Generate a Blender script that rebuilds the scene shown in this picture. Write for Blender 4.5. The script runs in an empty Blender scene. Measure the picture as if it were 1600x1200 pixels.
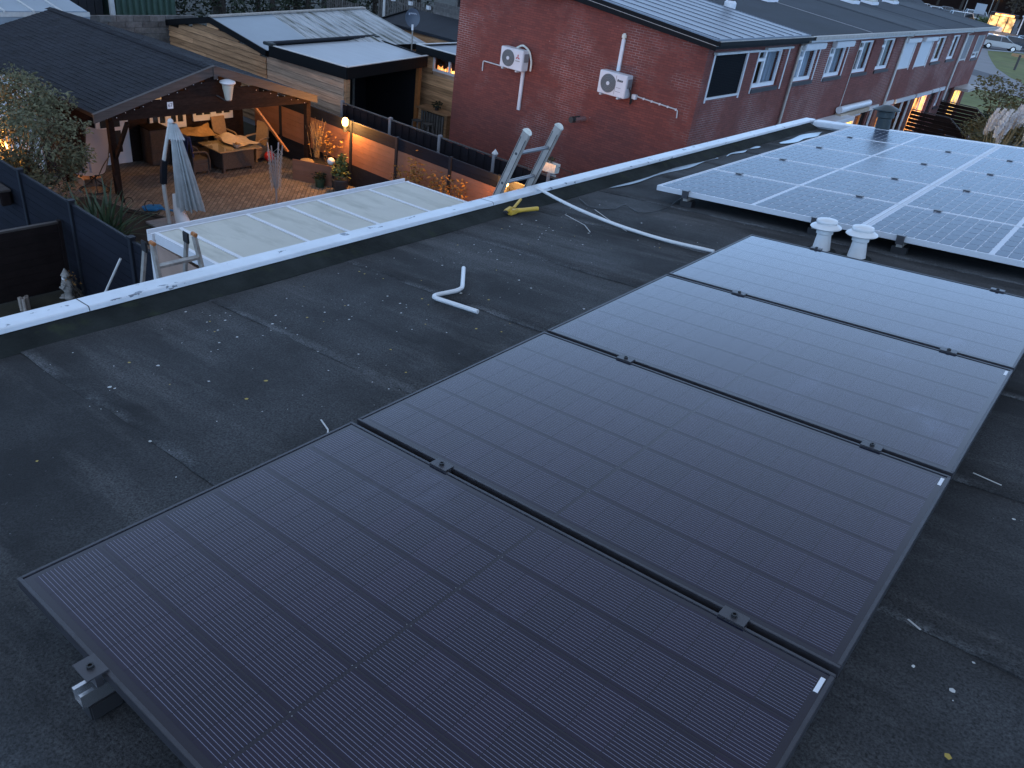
import bpy, bmesh, math, random
from mathutils import Matrix, Vector, Euler
rng = random.Random(7)
C = bpy.context.scene.collection
scn = bpy.context.scene
rad = math.radians

# ---------------------------------------------------------------- camera, sky, sun, exposure
cam = bpy.data.cameras.new('camera'); camo = bpy.data.objects.new('camera', cam); C.objects.link(camo)
_r = Vector((0.76500486, 0.63169235, 0.12542864)); _u = Vector((-0.41114119, 0.32911576, 0.85008572)); _f = Vector((-0.49571211, 0.70188859, -0.5114899))
camo.matrix_world = Matrix(((_r.x, _u.x, -_f.x, 1.80551), (_r.y, _u.y, -_f.y, -0.45796), (_r.z, _u.z, -_f.z, 1.64881), (0, 0, 0, 1)))
cam.sensor_width = 36; cam.lens = 36 * 1228.575 / 1600; cam.clip_end = 2000; cam.clip_start = 0.05
scn.camera = camo
SUN_EL, SUN_ROT = 3.0, 150.0
w = bpy.data.worlds.new('World'); scn.world = w; w.use_nodes = True
nt = w.node_tree; bg = nt.nodes['Background']
sky = nt.nodes.new('ShaderNodeTexSky'); sky.sky_type = 'NISHITA'; sky.sun_disc = False
sky.sun_elevation = rad(SUN_EL); sky.sun_rotation = rad(SUN_ROT); sky.air_density = 1.3; sky.dust_density = 1.5; sky.ozone_density = 2.0
_hs = nt.nodes.new('ShaderNodeHueSaturation'); _hs.inputs['Saturation'].default_value = 0.5; nt.links.new(sky.outputs[0], _hs.inputs['Color'])
_mx = nt.nodes.new('ShaderNodeMix'); _mx.data_type = 'RGBA'; _mx.inputs['Factor'].default_value = 0.85      # an even blue dusk overcast over the clear sky
nt.links.new(_hs.outputs[0], _mx.inputs['A']); _mx.inputs['B'].default_value = (1.70, 2.02, 2.70, 1)
_tc = nt.nodes.new('ShaderNodeTexCoord'); _sx = nt.nodes.new('ShaderNodeSeparateXYZ'); nt.links.new(_tc.outputs['Generated'], _sx.inputs[0])
_mr = nt.nodes.new('ShaderNodeMapRange'); _mr.inputs[1].default_value = 0.0; _mr.interpolation_type = 'SMOOTHSTEP'; _mr.inputs[2].default_value = 0.72; _mr.inputs[3].default_value = 2.1; _mr.inputs[4].default_value = 0.50   # paler towards the horizon all round
nt.links.new(_sx.outputs['Z'], _mr.inputs[0]); _sc = nt.nodes.new('ShaderNodeVectorMath'); _sc.operation = 'SCALE'; nt.links.new(_mx.outputs['Result'], _sc.inputs[0]); nt.links.new(_mr.outputs[0], _sc.inputs['Scale'])
_hz = nt.nodes.new('ShaderNodeMapRange'); _hz.inputs[1].default_value = 0.0; _hz.inputs[2].default_value = 0.75; _hz.inputs[3].default_value = 1.0; _hz.inputs[4].default_value = 0.0
nt.links.new(_sx.outputs['Z'], _hz.inputs[0]); _tn = nt.nodes.new('ShaderNodeMix'); _tn.data_type = 'RGBA'; _tn.blend_type = 'MULTIPLY'      # and a little bluer there
nt.links.new(_hz.outputs[0], _tn.inputs['Factor']); nt.links.new(_sc.outputs[0], _tn.inputs['A']); _tn.inputs['B'].default_value = (0.54, 0.90, 1.26, 1)
nt.links.new(_tn.outputs['Result'], bg.inputs[0]); bg.inputs[1].default_value = 0.1
sl = bpy.data.lights.new('sun', 'SUN'); sl.energy = 0.03; sl.angle = rad(40); sl.color = (0.9, 0.93, 1.0)
so = bpy.data.objects.new('sun', sl); C.objects.link(so); so.rotation_euler = (rad(45), 0, rad(180 - SUN_ROT)); so.location = (0, 0, 30)
vs = scn.view_settings; vs.view_transform = 'Standard'; vs.look = 'None'; vs.gamma = 1; vs.use_curve_mapping = False
vs.exposure = 2.33

# ---------------------------------------------------------------- helpers
G = -5.9                                   # garden ground level; the roof we stand on is about z = -0.2
TILT = Matrix.Rotation(rad(-6.0), 4, 'Y')  # the roof falls 6 degrees towards its white edge
I4 = Matrix.Identity(4)
MW = {}

class MB:
    def __init__(s): s.v = []; s.f = []; s.mi = []; s.cur = 0
    def add(s, vs, fs):
        o = len(s.v); s.v += [Vector(v) for v in vs]
        for f in fs: s.f.append([o + i for i in f]); s.mi.append(s.cur)
        return s
    def box(s, x0, x1, y0, y1, z0, z1, M=None):
        vs = [Vector((x, y, z)) for z in (z0, z1) for y in (y0, y1) for x in (x0, x1)]
        if M is not None: vs = [M @ v for v in vs]
        return s.add(vs, [(0, 2, 3, 1), (4, 5, 7, 6), (0, 1, 5, 4), (2, 6, 7, 3), (0, 4, 6, 2), (1, 3, 7, 5)])
    def cbox(s, c, size, M=None):
        m = Matrix.Translation(c) @ (M if M is not None else I4)
        a, b, d = [q / 2 for q in size]
        return s.box(-a, a, -b, b, -d, d, m)
    def beam(s, p0, p1, w, h, up=(0, 0, 1)):
        p0 = Vector(p0); p1 = Vector(p1); d = (p1 - p0); L = d.length; d.normalize(); up = Vector(up)
        a = d.cross(up)
        if a.length < 1e-4: a = d.cross(Vector((1, 0, 0)))
        a.normalize(); b = a.cross(d)
        M = Matrix(((a.x, d.x, b.x, p0.x), (a.y, d.y, b.y, p0.y), (a.z, d.z, b.z, p0.z), (0, 0, 0, 1)))
        return s.box(-w / 2, w / 2, 0, L, -h / 2, h / 2, M)
    def tube(s, pts, r, n=8, closed=False):
        pts = [Vector(p) for p in pts]; rs = r if isinstance(r, (list, tuple)) else [r] * len(pts)
        rings = []; prev = None; m = len(pts)
        for i, p in enumerate(pts):
            if closed: d = pts[(i + 1) % m] - pts[i - 1]
            else: d = pts[min(i + 1, m - 1)] - pts[max(i - 1, 0)]
            d.normalize()
            if prev is None:
                a = d.cross(Vector((0, 0, 1)))
                if a.length < 1e-3: a = d.cross(Vector((1, 0, 0)))
            else: a = prev - d * prev.dot(d)
            a.normalize(); prev = a; b = d.cross(a)
            rings.append([p + (a * math.cos(t) + b * math.sin(t)) * rs[i] for t in [2 * math.pi * k / n for k in range(n)]])
        vs = [v for rg in rings for v in rg]; fs = []
        for i in range(m if closed else m - 1):
            j = (i + 1) % m
            for k in range(n): fs.append((i * n + k, i * n + (k + 1) % n, j * n + (k + 1) % n, j * n + k))
        if not closed: fs += [tuple(reversed(range(n))), tuple((m - 1) * n + k for k in range(n))]
        return s.add(vs, fs)
    def lathe(s, prof, n=24, c=(0, 0, 0), M=None):
        c = Vector(c); vs = []; fs = []
        for r, z in prof:
            for k in range(n):
                t = 2 * math.pi * k / n; v = Vector((r * math.cos(t), r * math.sin(t), z))
                if M is not None: v = M @ v
                vs.append(v + c)
        for i in range(len(prof) - 1):
            for k in range(n): fs.append((i * n + k, i * n + (k + 1) % n, (i + 1) * n + (k + 1) % n, (i + 1) * n + k))
        if prof[0][0] > 1e-5: fs.append(tuple(reversed(range(n))))
        if prof[-1][0] > 1e-5: fs.append(tuple((len(prof) - 1) * n + k for k in range(n)))
        return s.add(vs, fs)
    def prism(s, poly, vec):
        n = len(poly); a = [Vector(p) for p in poly]; b = [p + Vector(vec) for p in a]
        return s.add(a + b, [tuple(reversed(range(n))), tuple(range(n, 2 * n))] + [(i, (i + 1) % n, n + (i + 1) % n, n + i) for i in range(n)])
    def sphere(s, c, r, n=12, m=8, sq=(1, 1, 1)):
        c = Vector(c); prof = [(r * math.sin(math.pi * i / m), -r * math.cos(math.pi * i / m)) for i in range(m + 1)]
        prof[0] = (1e-6, -r); prof[-1] = (1e-6, r)
        return s.lathe(prof, n, c, Matrix.Diagonal((sq[0], sq[1], sq[2], 1)))
    def mesh(s, name, mats, M=None, smooth=False, bevel=0):
        me = bpy.data.meshes.new(name)
        vs = s.v if M is None else [M @ v for v in s.v]
        me.from_pydata([tuple(v) for v in vs], [], s.f)
        for m in (mats if isinstance(mats, (list, tuple)) else [mats]): me.materials.append(m)
        if len(me.materials) > 1:
            for p, i in zip(me.polygons, s.mi): p.material_index = i
        bm = bmesh.new(); bm.from_mesh(me)
        bmesh.ops.recalc_face_normals(bm, faces=bm.faces)
        if bevel:
            es = [e for e in bm.edges if len(e.link_faces) == 2 and e.calc_face_angle(0) > 0.6]
            bmesh.ops.bevel(bm, geom=es, offset=bevel, segments=2, affect='EDGES', clamp_overlap=True)
        bm.to_mesh(me); bm.free()
        if smooth:
            for p in me.polygons: p.use_smooth = True
            try: me.set_sharp_from_angle(angle=rad(40))
            except Exception: pass
        return me

def tag(o, label=None, cat=None, group=None, kind=None):
    if label: o['label'] = label
    if cat: o['category'] = cat
    if group: o['group'] = group
    if kind: o['kind'] = kind
    return o

def setm(o, M):
    l, q, s = M.decompose(); o.location = l; o.rotation_mode = 'XYZ'; o.rotation_euler = q.to_euler('XYZ'); o.scale = s

def thing(name, label, cat, loc=(0, 0, 0), rz=0, group=None, M=None):
    o = bpy.data.objects.new(name, None); C.objects.link(o); o.empty_display_size = 0.2
    m = M if M is not None else Matrix.Translation(loc) @ Matrix.Rotation(rz, 4, 'Z')
    setm(o, m); MW[o.name] = m
    return tag(o, label, cat, group)

def rthing(name, label, cat, loc=(0, 0, 0), group=None):          # a thing that lies on the tilted roof; its local axes are the roof's
    return thing(name, label, cat, group=group, M=TILT @ Matrix.Translation(loc))

def part(name, mb, mat, parent=None, sp=I4, local=False, smooth=False, bevel=0, kind=None, label=None, cat=None, group=None, nosh=False):
    """Link mb as one object. Coordinates are world (times sp), or the parent's own axes if local."""
    if parent is not None:
        pm = MW[parent.name]; M = I4 if local else pm.inverted() @ sp
        me = mb.mesh(name, mat, M, smooth, bevel); o = bpy.data.objects.new(name, me); o.parent = parent; MW[o.name] = pm
    else:
        vs = mb.v; lo = [min(v[i] for v in vs) for i in range(3)]; hi = [max(v[i] for v in vs) for i in range(3)]
        c = Vector(((lo[0] + hi[0]) / 2, (lo[1] + hi[1]) / 2, lo[2])); m = sp @ Matrix.Translation(c)
        me = mb.mesh(name, mat, Matrix.Translation(-c), smooth, bevel); o = bpy.data.objects.new(name, me); setm(o, m); MW[o.name] = m
    C.objects.link(o)
    return tag(o, label, cat, group, kind)

def piece(name, me, parent, M):
    """an object that shares mesh data, placed by M in the parent's axes"""
    o = bpy.data.objects.new(name, me); o.parent = parent; setm(o, M); MW[o.name] = MW[parent.name] @ M; C.objects.link(o); return o

def copy_tree(root, M, label=None, group=None):
    r = root.copy(); C.objects.link(r); setm(r, M); MW[r.name] = M
    if label: r['label'] = label
    if group: r['group'] = group
    for ch in root.children:
        c = ch.copy(); C.objects.link(c); c.parent = r; MW[c.name] = M
        for g in ch.children:
            d = g.copy(); C.objects.link(d); d.parent = c; MW[d.name] = M
    return r

# ---------------------------------------------------------------- materials
def newmat(name):
    m = bpy.data.materials.new(name); m.use_nodes = True
    return m, m.node_tree, m.node_tree.nodes['Principled BSDF']

def mix(nt, a, b, fac, mode='MIX'):
    n = nt.nodes.new('ShaderNodeMix'); n.data_type = 'RGBA'; n.blend_type = mode
    for sock, v in ((n.inputs['Factor'], fac), (n.inputs['A'], a), (n.inputs['B'], b)):
        if hasattr(v, 'is_output'): nt.links.new(v, sock)
        elif isinstance(v, (int, float)): sock.default_value = v
        else: sock.default_value = (*v, 1) if len(v) == 3 else v
    return n.outputs['Result']

def ramp(nt, fac, p0, p1):
    n = nt.nodes.new('ShaderNodeMapRange'); n.inputs[1].default_value = p0; n.inputs[2].default_value = p1; nt.links.new(fac, n.inputs[0]); return n.outputs[0]

def noise(nt, vec, scale, detail=4, rough=0.55, stretch=None):
    if stretch:
        mp = nt.nodes.new('ShaderNodeMapping'); mp.inputs['Scale'].default_value = stretch; nt.links.new(vec, mp.inputs[0]); vec = mp.outputs[0]
    n = nt.nodes.new('ShaderNodeTexNoise'); n.inputs['Scale'].default_value = scale; n.inputs['Detail'].default_value = detail; n.inputs['Roughness'].default_value = rough
    nt.links.new(vec, n.inputs['Vector']); return n.outputs[0]

def mathn(nt, op, a, b=None):
    n = nt.nodes.new('ShaderNodeMath'); n.operation = op
    for i, v in enumerate((a, b)):
        if v is None: continue
        if hasattr(v, 'is_output'): nt.links.new(v, n.inputs[i])
        else: n.inputs[i].default_value = v
    return n.outputs[0]

def M_(name, c, r=0.6, metal=0.0, spec=0.5, var=None, bump=None, rnd=0.0, stain=None, stretch=None, coat=0, world=False):
    """var=(scale, amount) tonal noise; bump=(scale, strength); rnd per-object tone; stain=(scale, colour, lo, hi)"""
    m, nt, b = newmat(name)
    if world: vec = nt.nodes.new('ShaderNodeNewGeometry').outputs['Position']
    else: vec = nt.nodes.new('ShaderNodeTexCoord').outputs['Object']
    col = nt.nodes.new('ShaderNodeRGB'); col.outputs[0].default_value = (*c, 1); out = col.outputs[0]
    if var:
        n = ramp(nt, noise(nt, vec, var[0], 6, 0.65, stretch), 0.3, 0.7)
        lo = [max(0, q * (1 - var[1])) for q in c]; hi = [min(1, q * (1 + var[1])) for q in c]
        out = mix(nt, lo, hi, n)
    if stain:
        n = ramp(nt, noise(nt, vec, stain[0], 5, 0.6, stain[4] if len(stain) > 4 else None), stain[2], stain[3])
        out = mix(nt, out, stain[1], n)
    if rnd:
        oi = nt.nodes.new('ShaderNodeObjectInfo')
        hs = nt.nodes.new('ShaderNodeHueSaturation'); nt.links.new(out, hs.inputs['Color'])
        mr = nt.nodes.new('ShaderNodeMapRange'); mr.inputs[3].default_value = 1 - rnd; mr.inputs[4].default_value = 1 + rnd
        nt.links.new(oi.outputs['Random'], mr.inputs[0]); nt.links.new(mr.outputs[0], hs.inputs['Value']); out = hs.outputs[0]
    nt.links.new(out, b.inputs['Base Color'])
    b.inputs['Roughness'].default_value = r; b.inputs['Metallic'].default_value = metal; b.inputs['Specular IOR Level'].default_value = spec
    if coat: b.inputs['Coat Weight'].default_value = coat; b.inputs['Coat Roughness'].default_value = 0.08
    if bump:
        bp = nt.nodes.new('ShaderNodeBump'); bp.inputs['Strength'].default_value = bump[1]; bp.inputs['Distance'].default_value = 0.02
        nt.links.new(noise(nt, vec, bump[0], 4, 0.6, stretch), bp.inputs['Height']); nt.links.new(bp.outputs[0], b.inputs['Normal'])
    return m

def E_(name, c, s, var=None):
    m, nt, b = newmat(name)
    b.inputs['Base Color'].default_value = (*[min(1, q) * 0.3 for q in c], 1); b.inputs['Emission Color'].default_value = (*c, 1); b.inputs['Emission Strength'].default_value = s
    if var:
        vec = nt.nodes.new('ShaderNodeTexCoord').outputs['Object']
        n = ramp(nt, noise(nt, vec, var[0], 3), var[1], var[2]); nt.links.new(mathn(nt, 'MULTIPLY', n, s), b.inputs['Emission Strength'])
    return m

def glass_(name, tint=(0.9, 0.95, 1.0), rough=0.03, density=0.0):
    m = bpy.data.materials.new(name); m.use_nodes = True; nt = m.node_tree; nt.nodes.clear()
    o = nt.nodes.new('ShaderNodeOutputMaterial'); mx = nt.nodes.new('ShaderNodeMixShader'); t = nt.nodes.new('ShaderNodeBsdfTransparent'); g = nt.nodes.new('ShaderNodeBsdfGlossy')
    t.inputs[0].default_value = (*tint, 1); g.inputs['Roughness'].default_value = rough
    fr = nt.nodes.new('ShaderNodeFresnel'); fr.inputs[0].default_value = 1.6
    gm = nt.nodes.new('ShaderNodeNewGeometry'); front = mathn(nt, 'SUBTRACT', 1.0, gm.outputs['Backfacing']); nt.links.new(mathn(nt, 'MULTIPLY', fr.outputs[0], front), mx.inputs[0]); nt.links.new(t.outputs[0], mx.inputs[1]); nt.links.new(g.outputs[0], mx.inputs[2]); nt.links.new(mx.outputs[0], o.inputs[0])
    return m

def brick_(name, c1, c2, mortar, bw=0.22, bh=0.0625, worn=True):
    m, nt, b = newmat(name)
    pos = nt.nodes.new('ShaderNodeNewGeometry').outputs['Position']
    sx = nt.nodes.new('ShaderNodeSeparateXYZ'); nt.links.new(pos, sx.inputs[0])
    cx = nt.nodes.new('ShaderNodeCombineXYZ'); nt.links.new(mathn(nt, 'ADD', sx.outputs[0], sx.outputs[1]), cx.inputs[0]); nt.links.new(sx.outputs[2], cx.inputs[1])
    br = nt.nodes.new('ShaderNodeTexBrick'); nt.links.new(cx.outputs[0], br.inputs['Vector'])
    br.inputs['Scale'].default_value = 1; br.inputs['Brick Width'].default_value = bw; br.inputs['Row Height'].default_value = bh
    br.inputs['Mortar Size'].default_value = 0.0075; br.inputs['Mortar Smooth'].default_value = 0.3; br.inputs['Bias'].default_value = -0.2
    br.inputs['Color1'].default_value = (*c1, 1); br.inputs['Color2'].default_value = (*c2, 1)
    n1 = noise(nt, pos, 0.38, 6, 0.62)
    mcol = mix(nt, [q * 0.62 for q in c1], mortar, ramp(nt, n1, 0.46, 0.58))      # joints weathered to brick colour in patches
    nt.links.new(mcol, br.inputs['Mortar'])
    out = mix(nt, br.outputs[0], [q * 0.55 for q in c1], mathn(nt, 'MULTIPLY', ramp(nt, noise(nt, pos, 0.8, 5, 0.6), 0.45, 0.75), 0.55))
    sp = ramp(nt, noise(nt, pos, 9, 2, 0.5, (1, 1, 2.5)), 0.74, 0.80)
    out = mix(nt, out, (0.42, 0.30, 0.28), mathn(nt, 'MULTIPLY', sp, 0.7))
    nt.links.new(out, b.inputs['Base Color']); b.inputs['Roughness'].default_value = 0.9
    bp = nt.nodes.new('ShaderNodeBump'); bp.inputs['Strength'].default_value = 0.6; bp.inputs['Distance'].default_value = 0.01; bp.invert = True
    nt.links.new(br.outputs['Fac'], bp.inputs['Height']); nt.links.new(bp.outputs[0], b.inputs['Normal'])
    return m

def felt_(name, c=(0.039, 0.041, 0.043)):
    m, nt, b = newmat(name)
    vec = nt.nodes.new('ShaderNodeNewGeometry').outputs['Position']
    g = noise(nt, vec, 130, 4, 0.75); big = noise(nt, vec, 0.9, 6, 0.62); st = noise(nt, vec, 2.2, 6, 0.65, (0.30, 1.9, 1))
    out = mix(nt, [q * 0.32 for q in c], [q * 2.0 for q in c], ramp(nt, g, 0.34, 0.68))
    out = mix(nt, out, [q * 0.5 for q in c], mathn(nt, 'MULTIPLY', ramp(nt, big, 0.42, 0.62), 0.85))
    out = mix(nt, out, (0.125, 0.128, 0.130), mathn(nt, 'MULTIPLY', mathn(nt, 'MULTIPLY', ramp(nt, st, 0.50, 0.72), ramp(nt, g, 0.34, 0.62)), 0.8))
    out = mix(nt, out, [q * 0.35 for q in c], mathn(nt, 'MULTIPLY', ramp(nt, noise(nt, vec, 1.3, 6, 0.7, (0.45, 2.6, 1)), 0.56, 0.74), 0.8))
    wh = ramp(nt, noise(nt, vec, 60, 2, 0.5), 0.74, 0.78); wm = ramp(nt, noise(nt, vec, 1.7, 4), 0.5, 0.62)
    out = mix(nt, out, (0.20, 0.21, 0.22), mathn(nt, 'MULTIPLY', mathn(nt, 'MULTIPLY', wh, wm), 0.8))
    sx = nt.nodes.new('ShaderNodeSeparateXYZ'); tc = nt.nodes.new('ShaderNodeTexCoord'); nt.links.new(tc.outputs['UV'], sx.inputs[0])
    seam = mathn(nt, 'MULTIPLY', ramp(nt, sx.outputs[1], 0.06, 0.0), ramp(nt, noise(nt, vec, 3.0, 5, 0.7), 0.45, 0.62))
    out = mix(nt, out, (0.22, 0.23, 0.24), mathn(nt, 'MULTIPLY', mathn(nt, 'MULTIPLY', seam, ramp(nt, g, 0.35, 0.6)), 0.75))
    nt.links.new(out, b.inputs['Base Color'])
    nt.links.new(ramp2(nt, big, 0.3, 0.7, 0.72, 0.95), b.inputs['Roughness']); b.inputs['Specular IOR Level'].default_value = 0.18
    bp = nt.nodes.new('ShaderNodeBump'); bp.inputs['Strength'].default_value = 0.8; bp.inputs['Distance'].default_value = 0.004
    nt.links.new(g, bp.inputs['Height']); nt.links.new(bp.outputs[0], b.inputs['Normal'])
    return m

def ramp2(nt, fac, a, b, lo, hi):
    n = nt.nodes.new('ShaderNodeMapRange'); n.inputs[1].default_value = a; n.inputs[2].default_value = b; n.inputs[3].default_value = lo; n.inputs[4].default_value = hi
    nt.links.new(fac, n.inputs[0]); return n.outputs[0]

def blackcell_(name):
    """dark mono cells with thin silver wires along the long side of the module, under one sheet of glass"""
    m, nt, b = newmat(name)
    tc = nt.nodes.new('ShaderNodeTexCoord'); sx = nt.nodes.new('ShaderNodeSeparateXYZ'); nt.links.new(tc.outputs['Object'], sx.inputs[0])
    t = mathn(nt, 'FRACT', mathn(nt, 'MULTIPLY', mathn(nt, 'ADD', sx.outputs[1], 1.0), 1 / 0.0100))
    d = mathn(nt, 'ABSOLUTE', mathn(nt, 'SUBTRACT', t, 0.5))
    line = ramp(nt, d, 0.080, 0.050)
    inside = ramp(nt, mathn(nt, 'ABSOLUTE', sx.outputs[1]), 0.0842, 0.0832)
    line = mathn(nt, 'MULTIPLY', line, inside)
    pos = nt.nodes.new('ShaderNodeNewGeometry').outputs['Position']
    oi = nt.nodes.new('ShaderNodeObjectInfo')
    base = mix(nt, (0.0038, 0.0036, 0.016), (0.0080, 0.0052, 0.021), oi.outputs['Random'])
    base = mix(nt, base, (0.175, 0.180, 0.245), mathn(nt, 'MULTIPLY', line, 0.85))
    dust = mathn(nt, 'MULTIPLY', mathn(nt, 'MULTIPLY', ramp(nt, noise(nt, pos, 3.0, 7, 0.72), 0.52, 0.70), ramp(nt, noise(nt, pos, 1.1, 3, 0.5), 0.52, 0.66)), 0.42)
    base = mix(nt, base, (0.13, 0.15, 0.22), dust)
    nt.links.new(base, b.inputs['Base Color'])
    nt.links.new(ramp2(nt, noise(nt, pos, 3, 4), 0.3, 0.7, 0.07, 0.12), b.inputs['Roughness'])
    b.inputs['Specular IOR Level'].default_value = 0.5; b.inputs['IOR'].default_value = 1.52
    return m

MT = {}
MT['felt'] = felt_('roofing_felt'); MT['felt_dark'] = M_('felt_upstand', (0.021, 0.025, 0.024), 0.95, spec=0.12, var=(3, 0.5), bump=(60, 0.4), stain=(5, (0.035, 0.045, 0.025), 0.55, 0.75))
MT['trim'] = M_('white_roof_trim', (0.56, 0.60, 0.64), 0.38, var=(2.5, 0.16), stain=(15, (0.14, 0.16, 0.19), 0.64, 0.66, (1.0, 0.6, 1)), world=True, spec=0.4)
MT['joint'] = M_('dark_joint', (0.05, 0.055, 0.06), 0.7)
MT['alu'] = M_('worn_aluminium', (0.38, 0.345, 0.31), 0.55, 0.35, var=(8, 0.15))
MT['alu_dark'] = M_('weathered_aluminium', (0.34, 0.32, 0.29), 0.6, 0.3, var=(10, 0.3))
MT['rung'] = M_('rung_aluminium', (0.28, 0.28, 0.29), 0.45, 0.8)
MT['rubber'] = M_('black_rubber', (0.015, 0.015, 0.017), 0.7)
MT['blkframe'] = M_('black_anodised_frame', (0.042, 0.041, 0.047), 0.42, 0.3, var=(20, 0.2))
MT['blkback'] = M_('black_backsheet', (0.006, 0.007, 0.017), 0.09, spec=0.6)
MT['blkcell'] = blackcell_('black_cell')
MT['silframe'] = M_('silver_frame', (0.58, 0.60, 0.63), 0.45, 0.3)
MT['silback'] = M_('white_backsheet', (0.52, 0.55, 0.60), 0.35, spec=0.08)
MT['silcell'] = M_('blue_grey_cell', (0.050, 0.066, 0.098), 0.25, spec=0.06, rnd=0.12)
MT['sticker'] = M_('label_paper', (0.7, 0.72, 0.74), 0.5)
MT['galv'] = M_('bright_steel', (0.6, 0.62, 0.64), 0.25, 0.9)
MT['pvc'] = M_('white_pvc', (0.62, 0.63, 0.63), 0.35, var=(6, 0.06))
MT['cream'] = M_('aged_cream_plastic', (0.62, 0.60, 0.52), 0.5, var=(12, 0.25))
MT['yellow'] = M_('yellow_plastic', (0.55, 0.36, 0.05), 0.4, var=(14, 0.2))
MT['flue'] = M_('dark_flue', (0.030, 0.042, 0.045), 0.5, 0.3)
MT['water'] = M_('standing_water', (0.02, 0.022, 0.025), 0.22, spec=0.5)
MT['lichen'] = M_('pale_lichen', (0.46, 0.47, 0.46), 0.9, var=(3, 0.4))
MT['leafy'] = M_('fallen_leaves', (0.35, 0.26, 0.05), 0.8)
MT['brick'] = brick_('red_brick', (0.205, 0.056, 0.042), (0.135, 0.041, 0.034), (0.33, 0.25, 0.23))
MT['brick2'] = brick_('facade_brick', (0.195, 0.060, 0.047), (0.130, 0.043, 0.036), (0.33, 0.255, 0.24))
MT['sillb'] = M_('dark_tile_sill', (0.030, 0.026, 0.030), 0.5)
MT['white'] = M_('white_paint', (0.62, 0.63, 0.65), 0.4, var=(5, 0.06))
MT['offwhite'] = M_('old_white_paint', (0.52, 0.53, 0.52), 0.5, var=(5, 0.12))
MT['winwhite'] = M_('white_window_frame', (0.78, 0.80, 0.82), 0.4)
MT['fascia'] = M_('black_fascia', (0.004, 0.005, 0.006), 0.6, spec=0.15)
MT['zinc'] = M_('zinc_roof', (0.22, 0.255, 0.30), 0.45, spec=0.3, var=(1.2, 0.08))
MT['seam'] = M_('zinc_seam', (0.12, 0.14, 0.17), 0.6, spec=0.2)
MT['bitumen'] = M_('dark_bitumen_roof', (0.019, 0.025, 0.034), 0.8, spec=0.25, var=(0.5, 0.35), stretch=(1, 0.4, 1), world=True, bump=(30, 0.2))
MT['bitumen2'] = M_('grey_bitumen_roof', (0.036, 0.044, 0.053), 0.8, spec=0.25, var=(0.6, 0.3), world=True)
MT['glass'] = glass_('window_glass')
MT['dark'] = M_('dark_interior', (0.012, 0.012, 0.014), 0.9)
MT['curtain'] = M_('pale_curtain', (0.38, 0.40, 0.41), 0.9, var=(3, 0.25), stretch=(1, 6, 0.4))
MT['shutter_dark'] = M_('black_shutter', (0.004, 0.005, 0.007), 0.7, spec=0.08)
MT['shutter_white'] = M_('white_shutter', (0.58, 0.62, 0.66), 0.5)
MT['shutter_grey'] = M_('grey_shutter', (0.20, 0.20, 0.21), 0.6)
MT['larch'] = M_('oiled_larch_boards', (0.42, 0.245, 0.13), 0.8, spec=0.2, var=(5, 0.4), stretch=(0.25, 1, 4), rnd=0.38)
MT['larch_grey'] = M_('greyed_larch_boards', (0.36, 0.255, 0.18), 0.8, spec=0.2, var=(5, 0.4), stretch=(0.25, 1, 4), rnd=0.18)
MT['darkwood'] = M_('dark_stained_wood', (0.020, 0.012, 0.010), 0.85, spec=0.12, var=(6, 0.4), stretch=(0.3, 1, 3), rnd=0.2)
MT['barge'] = M_('weathered_barge_board', (0.055, 0.047, 0.044), 0.7, var=(7, 0.35), stretch=(1, 0.2, 3))
MT['orangewood'] = M_('orange_wood', (0.40, 0.16, 0.05), 0.6, var=(6, 0.2))
MT['anth'] = M_('anthracite_composite', (0.010, 0.012, 0.019), 0.75, spec=0.12, var=(4, 0.2), rnd=0.12, stretch=(0.3, 1, 1))
MT['anthpost'] = M_('anthracite_post', (0.014, 0.017, 0.024), 0.6, spec=0.2)
MT['terra'] = M_('terracotta_composite', (0.210, 0.098, 0.062), 0.6, var=(3, 0.12), rnd=0.08)
MT['browncomp'] = M_('brown_composite', (0.012, 0.008, 0.008), 0.7, spec=0.2, var=(4, 0.3), rnd=0.12)
MT['blkboard'] = M_('black_fence_board', (0.007, 0.006, 0.009), 0.8, spec=0.2, var=(8, 0.3), stretch=(3, 1, 0.3), rnd=0.25)
MT['concrete'] = M_('concrete', (0.20, 0.20, 0.21), 0.85, var=(9, 0.2))
MT['poly'] = M_('weathered_polycarbonate', (0.49, 0.48, 0.41), 0.45, spec=0.2, var=(0.5, 0.10), stain=(1.6, (0.34, 0.335, 0.27), 0.50, 0.78, (0.6, 2.0, 1)), world=True)
MT['polybrown'] = M_('bronze_pane', (0.34, 0.245, 0.20), 0.35, var=(1.5, 0.15))
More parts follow.
